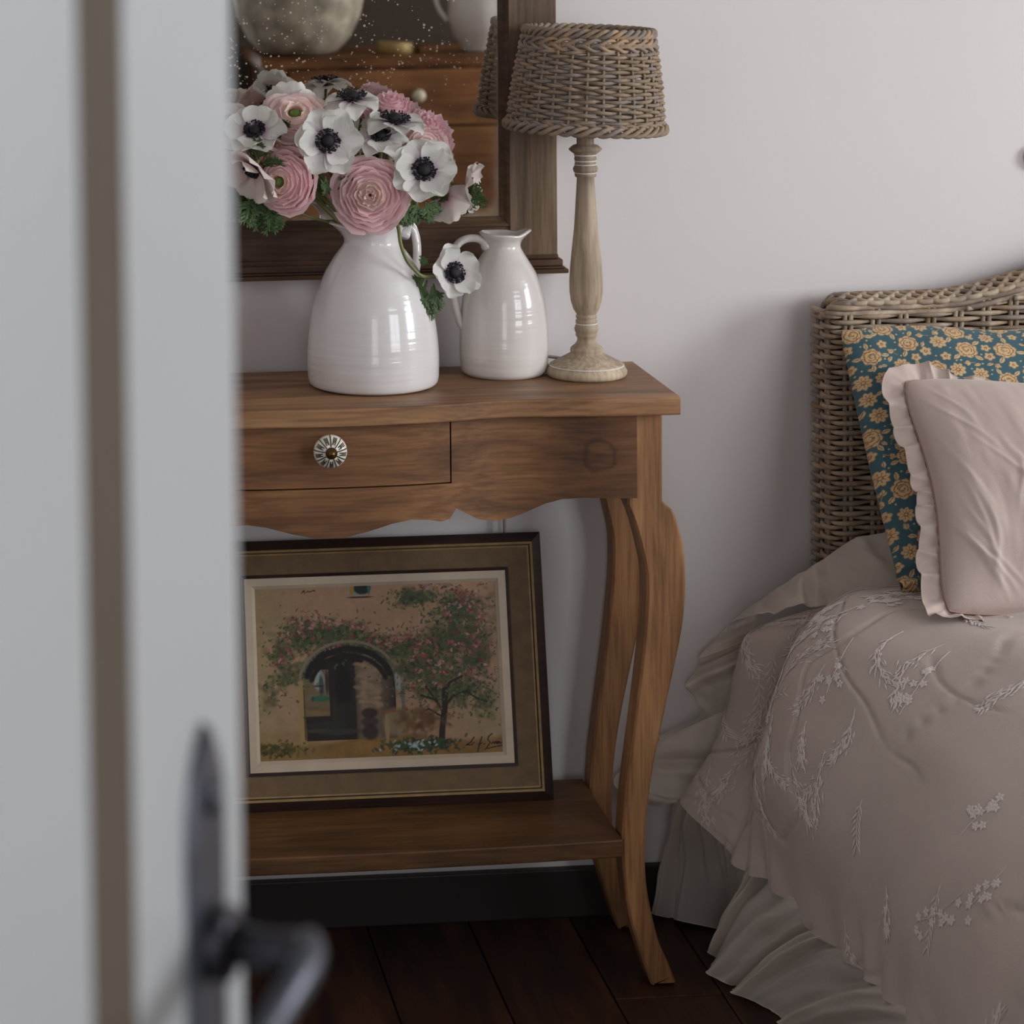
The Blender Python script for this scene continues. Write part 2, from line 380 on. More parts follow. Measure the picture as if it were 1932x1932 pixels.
dzb = at(849, 911, YA)[2]; ztop = TZ-.0232
a = MB()
low = np.minimum(zb, dzb-.002)
strip(a, ax, 0, zb, np.full(len(ax), dzb-.001), .02)
for s in (-1, 1):
    m = (ax*s > dxr + .0012); strip(a, ax[m], 0, np.full(m.sum(), dzb-.0012), np.full(m.sum(), ztop), .02)
strip(a, ax, .012, np.full(len(ax), dzb-.002), np.full(len(ax), ztop), .006)
apron = a.obj('apron', m_apr, table)
dx = np.linspace(-dxr, dxr, 60); a = MB()
strip(a, dx, -.0005, np.full(60, dzb+.0012), np.full(60, ztop-.002), .012)
drawer = a.obj('drawer', m_apr, table)
# white patterned ceramic knob with a brass pin
kp = at(628, 860, -.318); ky = np.interp(kp[0], xs, fy) + .02
m_cer = plain('cream_ceramic', '#e3ddcf', .18, .03, 40, coat=.6); m_brass = plain('dark_brass', '#6d5230', .35, .2, 60, metal=.9); m_ink = plain('grey_glaze_lines', '#4c463a', .3)
def ylathe(mb, prof, c, seg=36):
    a = np.arange(seg)*2*PI/seg
    P = np.array([[(c[0]+r*math.cos(t), c[1]+y, c[2]+r*math.sin(t)) for t in a] for r, y in prof]); mb.grid(P, False, True)
kr = .0215
b = MB(); pr = [(.0, .0), (.006, 0), (.006, -.012), (.012, -.013), (.0185, -.016), (kr, -.020), (kr*.98, -.0235), (kr*.85, -.0275), (kr*.6, -.0305), (kr*.3, -.032), (0, -.0322)]
ylathe(b, pr, (kp[0], ky, kp[2])); knob = b.obj('knob', m_cer, drawer, True)
b = MB(); ylathe(b, [(.0075, -.031), (.0075, -.0335), (.005, -.035), (.0045, -.038), (.003, -.0405), (0, -.041)], (kp[0], ky, kp[2]), 20); b.obj('knob', m_brass, drawer, True, label='brass pin at the middle of the ceramic knob')
b = MB()
def kf(r): return np.interp(r, [0, kr*.3, kr*.6, kr*.85, kr*.98, kr], [-.0322, -.032, -.0305, -.0275, -.0235, -.020]) - .0003
def kpt(r, t): return (kp[0]+r*math.cos(t), ky+kf(r), kp[2]+r*math.sin(t))
for i in range(9):
    t0 = 2*PI*i/9 + .2
    b.tube([kpt(r, t0) for r in np.linspace(.008, kr*.99, 8)], .0008, 4)
    for s in (-.13, 0, .13):
        b.tube([kpt(r, t0 + PI/9 + s*(1.2 - .5*(r/kr))) for r in np.linspace(kr*(.50 if s else .62), kr*.9, 5)], .00075, 4)
b.obj('glaze_lines', m_ink, drawer)
# legs: boards sawn to a double curve
rt = [(1250, 784), (1250, 945), (1260, 955), (1272, 969), (1288, 1023), (1293.7, 1087), (1291, 1156), (1283, 1210), (1267, 1284.5), (1251, 1359), (1237.6, 1423), (1227, 1487), (1220, 1551.5), (1217.5, 1610), (1220, 1669), (1229.6, 1722), (1243, 1776), (1261.7, 1818.5), (1276, 1856)]
lf = [(1184, 784), (1184, 945), (1184, 953), (1197, 985), (1210, 1033.5), (1220, 1087), (1219, 1167), (1210, 1263), (1199, 1354), (1188.6, 1434), (1180.6, 1498), (1175, 1567.6), (1174, 1610), (1178, 1658), (1186, 1722), (1204.6, 1786.5), (1226, 1850.6), (1231, 1861)]
LY = -.25
def legc(pts):
    w = np.array([at(x, y, LY) for x, y in pts]); return [(x-TX, z) for x, y, z in w]
R_ = legc(rt); L_ = legc(lf)
def dens(c):
    top, rest = c[:2], c[2:]
    return top + [tuple(p) for p in cr(rest, 46)]
R_ = dens(R_); L_ = dens(L_)
R_[0] = (R_[0][0], TZ-.0232); L_[0] = (L_[0][0], TZ-.0232); R_[-1] = (R_[-1][0], .004); L_[-1] = (L_[-1][0], .004)
def leg(side, y0, y1):
    n = len(R_); V = []
    mb = MB(); P = np.zeros((n, 8, 3)); e = .003
    for i in range(n):
        xl, zl = L_[i]; xr, zr = R_[i]
        q = [(xl, y0+e, zl), (xl+e, y0, zl), (xr-e, y0, zr), (xr, y0+e, zr), (xr, y1-e, zr), (xr-e, y1, zr), (xl+e, y1, zl), (xl, y1-e, zl)]
        P[i] = [(TX + side*x, y, z) for x, y, z in q]
    mb.grid(P, False, True); mb.F += [tuple(range(8)), tuple((n-1)*8+j for j in range(8))[::-1]]
    o = mb.obj('leg', m_tabv, table)
    ft = MB(); xm = TX + side*(R_[-1][0]+L_[-1][0])/2; ft.box(xm-.012, xm+.012, (y0+y1)/2-.012, (y0+y1)/2+.012, 0, .005); ft.obj('foot_pad', m_base, o)
for s in (1, -1):
    leg(s, LY, LY+.042); leg(s, -.066, -.028)
    sa = MB(); sa.box(TX+s*(LEGX+.012), TX+s*(LEGX+.030), LY+.042, -.066, dzb-.03, ztop); sa.obj('side_apron', m_tab, table)
sa = MB(); sa.box(TX-LEGX, TX+LEGX, -.05, -.034, dzb+.03, ztop); sa.obj('back_rail', m_tab, table)
# lower shelf, its front slightly bowed, notched round the legs
SZ = .2012
sxr = at(1174, 1600, -.262)[0] - TX
xs2 = np.linspace(-sxr, sxr, 60) + TX
fy2 = -.262 - .010*(1-((xs2-TX)/sxr)**2)
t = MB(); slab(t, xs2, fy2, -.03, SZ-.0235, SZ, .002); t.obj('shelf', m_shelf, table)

# ------------------------------------------------------------------ mirror
m_mir = wood('mirror_frame_wood', '#5a4938', '#7d6853', '#99846b', axis=2, rough=.6)
m_mirh = wood('mirror_frame_wood_rail', '#36261b', '#553d2a', '#6e543c', axis=0, rough=.6)
def mirror_glass():
    m, N, L, B = new_mat('old_mirror_glass')
    tc = nd(N, 'ShaderNodeTexCoord'); sp = nd(N, 'ShaderNodeSeparateXYZ'); L.new(tc.outputs['Object'], sp.inputs[0])
    vo = nd(N, 'ShaderNodeTexVoronoi', i_Scale=260.); vo.feature = 'F1'; L.new(tc.outputs['Object'], vo.inputs['Vector'])
    wn = nd(N, 'ShaderNodeTexWhiteNoise'); L.new(vo.outputs['Position'], wn.inputs['Vector'])
    cl = nd(N, 'ShaderNodeTexNoise', i_Scale=13., i_Detail=2.5); L.new(tc.outputs['Object'], cl.inputs['Vector'])
    hz = nd(N, 'ShaderNodeMapRange', clamp=True); hz.inputs[1].default_value = .225; hz.inputs[2].default_value = .285; L.new(sp.outputs[2], hz.inputs[0])
    ht = nd(N, 'ShaderNodeMapRange', clamp=True); ht.inputs[1].default_value = .45; ht.inputs[2].default_value = .27; L.new(sp.outputs[2], ht.inputs[0])
    den = nd(N, 'ShaderNodeMath', operation='MULTIPLY'); L.new(hz.outputs[0], den.inputs[0]); L.new(ht.outputs[0], den.inputs[1])
    clr = nd(N, 'ShaderNodeMapRange', clamp=True); clr.inputs[1].default_value = .36; clr.inputs[2].default_value = .58; clr.inputs[4].default_value = .7; L.new(cl.outputs[0], clr.inputs[0])
    d2 = nd(N, 'ShaderNodeMath', operation='MULTIPLY'); L.new(den.outputs[0], d2.inputs[0]); L.new(clr.outputs[0], d2.inputs[1])
    lt = nd(N, 'ShaderNodeMath', operation='LESS_THAN'); L.new(wn.outputs[0], lt.inputs[0]); L.new(d2.outputs[0], lt.inputs[1])
    rd = nd(N, 'ShaderNodeMath', operation='MULTIPLY_ADD'); rd.inputs[1].default_value = .0015; rd.inputs[2].default_value = .0004
    wn2 = nd(N, 'ShaderNodeTexWhiteNoise'); wn2.noise_dimensions = '4D'; wn2.inputs['W'].default_value = 3.; L.new(vo.outputs['Position'], wn2.inputs['Vector'])
    sq = nd(N, 'ShaderNodeMath', operation='POWER'); sq.inputs[1].default_value = 2.; L.new(wn2.outputs[0], sq.inputs[0]); L.new(sq.outputs[0], rd.inputs[0])
    dm = nd(N, 'ShaderNodeMath', operation='DIVIDE'); dm.inputs[1].default_value = 260.; L.new(vo.outputs['Distance'], dm.inputs[0])
    ds = nd(N, 'ShaderNodeMath', operation='LESS_THAN'); L.new(dm.outputs[0], ds.inputs[0]); L.new(rd.outputs[0], ds.inputs[1])
    spk = nd(N, 'ShaderNodeMath', operation='MULTIPLY'); L.new(ds.outputs[0], spk.inputs[0]); L.new(lt.outputs[0], spk.inputs[1])
    # silver worn to haze along the rim
    e = nd(N, 'ShaderNodeAttribute', attribute_name='print')
    hn = nd(N, 'ShaderNodeTexNoise', i_Scale=30., i_Detail=5.); L.new(tc.outputs['Object'], hn.inputs['Vector'])
    hm = nd(N, 'ShaderNodeMath', operation='MULTIPLY'); L.new(e.outputs['Fac'], hm.inputs[0]); L.new(hn.outputs[0], hm.inputs[1])
    mx = nd(N, 'ShaderNodeMath', operation='MAXIMUM'); s9 = nd(N, 'ShaderNodeMath', operation='MULTIPLY'); s9.inputs[1].default_value = .8; L.new(spk.outputs[0], s9.inputs[0])
    L.new(s9.outputs[0], mx.inputs[0]); L.new(hm.outputs[0], mx.inputs[1])
    g = nd(N, 'ShaderNodeBsdfGlossy'); g.inputs['Color'].default_value = (.66, .65, .62, 1); g.inputs['Roughness'].default_value = .01
    B.inputs['Base Color'].default_value = lin('#b3a58e'); B.inputs['Roughness'].default_value = .7
    ms = nd(N, 'ShaderNodeMixShader'); L.new(mx.outputs[0], ms.inputs[0]); L.new(g.outputs[0], ms.inputs[1]); L.new(B.outputs[0], ms.inputs[2])
    L.new(ms.outputs[0], N['Material Output'].inputs[0]); return m
MY = -.022                                           # face of the flat frame
mxr = at(1051, 300, MY)[0]; mxi = at(961, 300, MY)[0]; gxr = at(941, 300, -.012)[0]
gz0 = at(800, 410, -.012)[2]; mzi = at(800, 430, MY)[2]; mz_r = at(800, 487, MY)[2]
zc1 = at(1053, 479, MY)[2]; zc0 = at(1060, 516, -.036)[2]
mxl, mil, gxl = 2*TX-mxr, 2*TX-mxi, 2*TX-gxr; MT = 1.78
mirror = thing('wall_mirror', 'large old mirror with brown wooden frame and speckled foxed glass above console table', 'mirror', (TX, 0, zc0))
g = MB(); nx, nz = 90, 110
gx = np.linspace(gxl-.004, gxr+.004, nx); gz = np.linspace(gz0-.004, MT-.07, nz)
P = np.array([[(x, -.012, z) for z in gz] for x in gx]); ed = np.zeros((nx, nz))
ex = np.minimum(P[..., 0]-gxl, gxr-P[..., 0]); ez = P[..., 2]-gz0
cor = np.hypot(np.clip(.03-ex, 0, 9), np.clip(.03-ez, 0, 9)); dist = np.where((ex < .03) & (ez < .03), .03-cor, np.minimum(ex, ez))
ed = np.clip(1-dist/.011, 0, 1)**1.3*.85
glass = obj('mirror_glass', P.reshape(-1, 3), gridf(nx, nz), mirror_glass(), mirror, color=np.repeat(ed.reshape(-1, 1), 3, 1))
for s, (a, b, nme) in {1: (mxi, mxr, 'stile'), -1: (mxl, mil, 'stile')}.items():
    MB().box(a, b, MY, 0, zc1-.001, MT, .0015).obj(nme, m_mir, mirror)
b = MB(); b.box(mil, mxi, MY+.003, 0, mz_r, mzi, .001); b.obj('rail', m_mirh, mirror)
b = MB(); b.box(mil, mxi, MY, 0, MT-.06, MT, .001); b.obj('rail', m_mirh, mirror)
b = MB()                                             # small mouldings above the cornice
b.box(mil, mxi, MY-.001, 0, at(800, 496, MY)[2], mz_r, .001); b.box(mil, mxi, MY-.003, 0, at(800, 503, MY)[2], at(800, 496, MY)[2], .001); b.obj('rail_bead', m_mirh, mirror)
def miter(mb, off, y_in, y_out, w):
    """sloping inner moulding, mitred at its corners"""
    x0, x1, z0, z1 = mil+off, mxi-off, mzi+off, MT-.06-off
    o = [(x0, z0), (x1, z0), (x1, z1), (x0, z1)]; i = [(x0+w, z0+w), (x1-w, z0+w), (x1-w, z1-w), (x0+w, z1-w)]
    V = [(x, y_out, z) for x, z in o] + [(x, y_in, z) for x, z in i] + [(x, -.005, z) for x, z in i] + [(x, -.005, z) for x, z in o]
    for k in range(4):
        q = (k+1) % 4; mb.add([V[k], V[q], V[4+q], V[4+k], V[8+k], V[8+q], V[12+k], V[12+q]], [(0, 1, 2, 3), (3, 2, 5, 4), (0, 6, 7, 1), (0, 3, 4, 6), (1, 7, 5, 2)])
b = MB(); miter(b, 0, MY+.001, MY-.001, .0035); miter(b, .0035, MY+.006, MY+.001, .004); miter(b, .0075, -.0135, MY+.006, .0055); b.obj('inner_moulding', m_mirh, mirror)
# cornice below: steps spreading outwards
b = MB()
zs = np.linspace(zc1, zc0, 9); steps = [(0, 2, .001), (2, 5, .006), (5, 6, .0085), (6, 8, .0125)]
for a_, b_, o_ in steps: b.box(mxl-o_, mxr+o_, MY-o_*1.1, 0, zs[b_], zs[a_]-.0004, .0016)
b.obj('cornice', m_mirh, mirror)

# ------------------------------------------------------------------ framed painting leaning on the shelf
def painting_art(n, m):
    """a flat oil painting: rose covered house wall, arch and small tree, brushed dab by dab (rows go down)"""
    R = np.random.RandomState(11); y, x = np.mgrid[0:m, 0:n]; u = x/n; v = y/m
    c = lambda h: np.array(lin(h)[:3])
    A = np.zeros((m, n, 3)); n1 = vnoise(u*7, v*9, 1); n2 = vnoise(u*22, v*14, 2); n3 = vnoise(u*60, v*30, 3)
    t = np.clip(.25+.9*(n1-.3), 0, 1)[..., None]
    A[:] = c('#a5846c')*(1-t) + c('#c09a78')*t
    left = np.clip((.22-u)/.2, 0, 1)[..., None]; A[:] = A*(1-left*.6) + c('#a39468')*left*.6
    rl = np.clip((u-.7)/.25, 0, 1)[..., None]*np.clip((v-.5)/.2, 0, 1)[..., None]; A[:] = A*(1-rl*.6) + c('#9b8f6c')*rl*.6
    A *= (.80+.26*n2+.14*n3)[..., None]
    def blob(cx, cy, rx, ry, col, a=0., al=1., soft=.35):
        x0, x1, y0, y1 = int((cx-rx*1.5)*n)-2, int((cx+rx*1.5)*n)+3, int((cy-max(rx, ry)*1.9)*m)-2, int((cy+max(rx, ry)*1.9)*m)+3
        x0, y0 = max(x0, 0), max(y0, 0); x1, y1 = min(x1, n), min(y1, m)
        if x1 <= x0 or y1 <= y0: return
        U = u[y0:y1, x0:x1]-cx; Vv = (v[y0:y1, x0:x1]-cy)*.78; ca, sa = math.cos(a), math.sin(a)
        d = np.hypot((U*ca+Vv*sa)/rx, (-U*sa+Vv*ca)/(ry*.78)); k = (np.clip((1-d)/soft+.5, 0, 1)*al)[..., None]
        A[y0:y1, x0:x1] = A[y0:y1, x0:x1]*(1-k) + (c(col) if isinstance(col, str) else col)*k
    def line(P, w, col, al=1.):
        P = np.array(P); L_ = np.hypot(*(np.diff(P, axis=0).T)); N_ = max(2, int(L_.sum()/(w*.5)))
        s = np.concatenate([[0], np.cumsum(L_)]); q = np.linspace(0, s[-1], N_)
        for a_, b_ in zip(np.interp(q, s, P[:, 0]), np.interp(q, s, P[:, 1])): blob(a_, b_, w, w*1.25, col, 0, al, .5)
    # ground
    g = np.clip((v-.87-.03*np.sin(u*9))/.03, 0, 1)[..., None]; A[:] = A*(1-g) + (c('#8d6a38')*(.7+.6*n2[..., None]))*g
    g = np.clip((.17-np.abs(u-.12))/.05, 0, 1)[..., None]*np.clip((v-.80)/.05, 0, 1)[..., None]*.6; A[:] = A*(1-g)+c('#94784a')*g
    # arch: opening, shaded vault, room beyond
    ac, ar = .375, .19; top = .335
    inside = (np.abs(u-ac) < ar) & (v > top + .22 - .22*np.sqrt(np.clip(1-((u-ac)/ar)**2, 0, 1))) & (v < .89)
    dep = np.where(inside, 1., 0.)[..., None]
    A[:] = A*(1-dep) + (c('#2c2420')*(.6+.7*n2[..., None]))*dep
    rw = inside & (u > .40) & (v > .40) & (u < .555); k = rw[..., None]*np.clip((u-.39)/.04, 0, 1)[..., None]*.85
    A[:] = A*(1-k) + (c('#8b7560')*(.55+.8*n1[..., None])*(1.0-.75*np.clip((u-.47)/.08, 0, 1)[..., None]))*k
    for _ in range(70): blob(R.uniform(.41, .50), R.uniform(.45, .70), R.uniform(.012, .026), R.uniform(.008, .016), c('#9c866c')*R.uniform(.55, 1.15), R.normal(0, .2), .6)
    gl = inside & (u < .295) & (v > .48) & (v < .75); A[gl] = c('#7e6c50')*(.7+.5*n2[gl][:, None])
    for cx, cy, rx, ry, h in ((.252, .54, .022, .055, '#aab3b0'), (.262, .57, .010, .06, '#26343a'), (.25, .575, .022, .006, '#20282a'), (.285, .555, .006, .07, '#14262a'), (.26, .648, .04, .018, '#1f6a52'), (.225, .648, .006, .016, '#17503f'), (.30, .56, .010, .13, '#2a1e1a'), (.315, .75, .012, .09, '#3b3020'), (.35, .58, .035, .13, '#14110f'), (.345, .74, .03, .07, '#2c2a20'), (.225, .70, .03, .012, '#6d5c3a'), (.25, .73, .04, .01, '#8a7444'), (.27, .80, .08, .02, '#2e3330'), (.33, .84, .09, .018, '#393c36'), (.24, .83, .05, .012, '#4a4434')):
        blob(cx, cy, rx, ry, h, 0, .85, .5)
    line([(.20, .50), (.23, .455), (.28, .425), (.40, .43), (.43, .44)], .008, '#201812'); line([(.23, .415), (.42, .405)], .006, '#6b4a30', .8)
    th = np.linspace(PI, 2*PI, 80)
    for w_, h_, o_ in ((.012, '#9a8468', .012), (.007, '#6c6a60', .004)): line([(ac+(ar+o_)*math.cos(t_), top+.22+(.22+o_*1.2)*math.sin(t_)) for t_ in th], w_, h_, .8)
    line([(ac-ar-.008, .55), (ac-ar-.002, .9)], .012, '#a8905a', .8); line([(ac-ar+.004, .57), (ac-ar+.006, .88)], .003, '#5c4a2c')
    line([(ac+ar+.012, .52), (ac+ar+.012, .6)], .011, '#9fa39c', .8); line([(ac+ar+.03, .58), (ac+ar+.03, .72)], .008, '#6f706a', .6)
    # trough and crate right of the arch
    for cx, cy, rx, ry, h in ((.455, .74, .035, .03, '#2a1614'), (.455, .79, .036, .03, '#3c2a26'), (.455, .85, .034, .045, '#2c2022'), (.565, .80, .055, .08, '#8f7c60'), (.60, .78, .05, .06, '#86704f'), (.54, .735, .045, .007, '#8a5730'), (.525, .83, .01, .08, '#a18a62')): blob(cx, cy, rx, ry, h, 0, .9, .4)
    # window up on the wall
    for cx, cy, rx, ry, h in ((.435, .02, .050, .045, '#98988a'), (.445, .018, .036, .036, '#1c2a26'), (.402, .02, .009, .036, '#b08a2e'), (.472, .02, .006, .036, '#48685c'), (.435, .07, .058, .005, '#4e3a2c')): blob(cx, cy, rx, ry, h, 0, 1, .25)
    # climbing roses: dark masses, leaves, flowers
    zones = [(.20, .28, .10, .10, 240), (.13, .48, .08, .12, 130), (.33, .27, .12, .07, 210), (.46, .33, .10, .05, 120), (.60, .38, .13, .07, 230), (.70, .50, .14, .11, 380), (.80, .33, .13, .12, 330), (.84, .16, .12, .12, 330), (.66, .08, .10, .05, 130), (.90, .42, .07, .2, 200), (.78, .62, .16, .08, 240), (.05, .62, .04, .1, 40), (.93, .70, .05, .10, 50), (.10, .38, .06, .05, 40)]
    gr = ['#303d24', '#42532b', '#586a38', '#6f8044', '#26351f', '#3d5a3c', '#5d5c42']
    for cx, cy, rx, ry, k in zones:
        for _ in range(int(k/1.8)): blob(R.normal(cx, rx*.45), R.normal(cy, ry*.45), R.uniform(.010, .03), R.uniform(.008, .02), ['#3a4029', '#4a5034', '#5d5840'][R.randint(3)], R.uniform(0, 3), .38, .8)
        for _ in range(k): blob(R.normal(cx, rx*.68), R.normal(cy, ry*.68), R.uniform(.004, .010), R.uniform(.003, .006), gr[R.randint(7)], R.uniform(0, 3), .8, .5)
    pk = ['#9c5c58', '#97494a', '#b47f78', '#84363c', '#aa6f5c', '#bb9084']
    fz = [(.20, .25, .09, .09, 26), (.12, .40, .06, .07, 16), (.36, .22, .10, .05, 16), (.55, .33, .14, .03, 26), (.68, .42, .08, .09, 24), (.72, .55, .08, .08, 22), (.87, .10, .09, .09, 36), (.93, .22, .04, .07, 12), (.74, .02, .06, .02, 12), (.86, .34, .07, .07, 20), (.90, .50, .06, .08, 12), (.33, .36, .03, .02, 6)]
    for cx, cy, rx, ry, k in fz:
        for _ in range(k):
            X, Y_ = R.normal(cx, rx*.6), R.normal(cy, ry*.6); col = pk[R.randint(6)]
            for _ in range(3): blob(X+R.normal(0, .006), Y_+R.normal(0, .006), R.uniform(.004, .009), R.uniform(.003, .007), c(col)*R.uniform(.7, 1.25), R.uniform(0, 3), .85, .5)
    # deep shade under the crown of the arch, stone rim catching light
    for w_, h_, o_, y_ in ((.013, '#1b1512', -.016, .012), (.010, '#1f1814', -.034, .03)): line([(ac+(ar+o_)*math.cos(t_), top+.22+y_+(.22+o_*1.2)*math.sin(t_)) for t_ in th[6:-6]], w_, h_, .8)
    line([(ac+(ar+.010)*math.cos(t_), top+.22+(.22+.012)*math.sin(t_)) for t_ in th[3:-14]], .006, '#8a7a63', .7)
    # little tree
    tr_ = '#2e2418'
    line([(.745, .95), (.75, .85), (.765, .72), (.77, .62)], .012, tr_); line([(.765, .72), (.80, .66), (.86, .635)], .005, tr_); line([(.76, .76), (.73, .68), (.67, .65)], .005, tr_); line([(.77, .66), (.79, .58), (.84, .55)], .005, tr_); line([(.755, .78), (.70, .73), (.66, .75)], .004, tr_); line([(.86, .64), (.90, .68), (.94, .70)], .0035, tr_); line([(.72, .66), (.69, .60)], .004, tr_)
    for _ in range(150): blob(R.normal(.82, .09), R.normal(.67, .06), R.uniform(.004, .008), R.uniform(.003, .005), gr[R.randint(7)], R.uniform(0, 3), .8, .5)
    for _ in range(60): blob(R.normal(.66, .05), R.normal(.80, .035), R.uniform(.01, .03), R.uniform(.01, .02), ['#6a4a28', '#5a3820', '#7a5a34'][R.randint(3)], R.uniform(0, 3), .5, .7)
    # foot of the wall
    for cx, s_, k in ((.66, .12, 260), (.08, .08, 130)):
        for _ in range(k): blob(R.normal(cx, s_*.6), R.normal(.935, .018), R.uniform(.006, .014), R.uniform(.004, .008), ['#24382c', '#2e4436', '#1c2a24', '#44502c', '#39552f'][R.randint(5)] if cx > .5 else ['#4e4a20', '#3b3a1c', '#665c26'][R.randint(3)], R.uniform(0, 3), .8, .5)
    for _ in range(34): blob(R.normal(.635, .05), R.normal(.925, .016), .007, .005, ['#b8c4c0', '#8fa8a4'][R.randint(2)], R.uniform(0, 3), .85, .5)
    # signature, black brush
    sg = [[(.845, .945), (.865, .93), (.88, .90)], [(.845, .945), (.87, .945)], [(.872, .94), (.88, .93)], [(.892, .985), (.902, .935), (.912, .90)], [(.895, .945), (.91, .938)], [(.92, .945), (.922, .94)], [(.955, .885), (.94, .90), (.935, .92), (.945, .935), (.935, .955), (.922, .975)], [(.95, .945), (.958, .93), (.962, .945), (.968, .93), (.972, .945)], [(.975, .93), (.975, .945), (.982, .93), (.984, .945), (.995, .935)], [(.93, .97), (.96, .962), (.995, .955)]]
    for s in sg: line(s, .0022, '#0c0908')
    for s in ([(.195, .035), (.205, .02), (.208, .035)], [(.215, .03), (.222, .025), (.23, .03), (.245, .02), (.25, .026)]): line(s, .002, '#2a1c16')
    A *= .74; A *= (.92+.16*vnoise(u*90, v*160, 9, 2))[..., None]
    return np.clip(A, 0, 1)
m_fr = wood('dark_frame_wood', '#1c0e0a', '#2f1a12', '#40261a', axis=0, rough=.45)
m_lin = plain('brown_linen_slip', '#67523a', .8, .14, 60, .3, 500); m_gilt = plain('worn_gilt_edge', '#8f7548', .5, .2, 60); m_slip = plain('cream_wooden_slip', '#b9a893', .6, .08, 25, .1, 100)
m_art = attr_mat('oil_paint', .5, bump=.3, bscale=350)
pb = at(1036, 1510, -.108); pt = at(1027, 1003, -.026); pz0 = SZ + .0005
px1 = .5*(pb[0]+pt[0]); PWD = .459; px0 = px1 - PWD
dy, dz = -.026+.108, pt[2]-pz0; PH = math.hypot(dy, dz); ut = np.array([0, dy/PH, dz/PH]); nt = np.array([0, -dz/PH, dy/PH])
porg = np.array([px0, -.108, pz0])
def pp(s, t, n): return porg + np.array([s, 0, 0]) + ut*t + nt*n
pic = thing('framed_painting', 'framed oil painting of a rose-covered stone arch, leaning on the shelf', 'painting', tuple(porg))
def ring(name, m, o0, o1, n0, n1, back=-.016, parts=True, lab=None):
    """a mitred frame member between insets o0 and o1, front sloping from n0 to n1"""
    mb = MB()
    q = lambda o: [(o, o), (PWD-o, o), (PWD-o, PH-o), (o, PH-o)]
    A_, B_ = q(o0), q(o1)
    for k in range(4):
        j = (k+1) % 4
        V = [pp(*A_[k], n0), pp(*A_[j], n0), pp(*B_[j], n1), pp(*B_[k], n1), pp(*A_[k], back), pp(*A_[j], back), pp(*B_[j], back), pp(*B_[k], back)]
        mb.add(V, [(0, 1, 2, 3), (4, 7, 6, 5), (0, 4, 5, 1), (2, 6, 7, 3), (0, 3, 7, 4), (1, 5, 6, 2)])
    return mb.obj(name, m, pic, label=lab)
ring('outer_frame', m_fr, 0, .0125, .0, .004)
ring('gilt_edge', m_gilt, .0125, .0155, .0045, .003); ring('shadow_groove', m_fr, .0155, .0175, .0005, .0005)
ring('gilt_edge', m_gilt, .0175, .0195, .003, .002)
ring('linen_slip', m_lin, .0195, .0455, .002, -.0055); ring('inner_bead', m_fr, .0455, .0500, -.004, -.0055)
ring('cream_slip', m_slip, .0500, .0600, -.005, -.0055); ring('cream_slip', m_slip, .0600, .0645, -.0055, -.0095)
na, ma = 420, 300
art = painting_art(na, ma)[::-1].transpose(1, 0, 2)
S_, T_ = np.meshgrid(np.linspace(.0635, PWD-.0635, na), np.linspace(.0635, PH-.0635, ma), indexing='ij')
P = porg + S_[..., None]*np.array([1, 0, 0]) + T_[..., None]*ut + nt*-.010
obj('canvas', P.reshape(-1, 3), gridf(na, ma), m_art, pic, color=art.reshape(-1, 3))
MB().add([pp(.02, .02, -.0165), pp(PWD-.02, .02, -.0165), pp(PWD-.02, PH-.02, -.0165), pp(.02, PH-.02, -.0165)], [(0, 3, 2, 1)]).obj('backing_board', m_sub, pic)

# ------------------------------------------------------------------ pitchers
def glaze(name, col):
    m = plain(name, col, .16, .025, 9, 0, coat=.5)
    N, L = m.node_tree.nodes, m.node_tree.links; B = N['Principled BSDF']
    tc = nd(N, 'ShaderNodeTexCoord'); mp = nd(N, 'ShaderNodeMapping'); mp.inputs['Scale'].default_value = (3, 3, 55); L.new(tc.outputs['Object'], mp.inputs['Vector'])
    n = nd(N, 'ShaderNodeTexNoise', i_Scale=1.5, i_Detail=2.); L.new(mp.outputs[0], n.inputs['Vector'])
    b = nd(N, 'ShaderNodeBump', i_Strength=.35, i_Distance=.003); L.new(n.outputs[0], b.inputs['Height']); L.new(b.outputs[0], B.inputs['Normal']); L.new(b.outputs[0], B.inputs['Coat Normal'])
    return m
m_gl1 = glaze('white_glaze', '#dcd8d6'); m_gl2 = glaze('white_glaze_warm', '#d8d1cc')
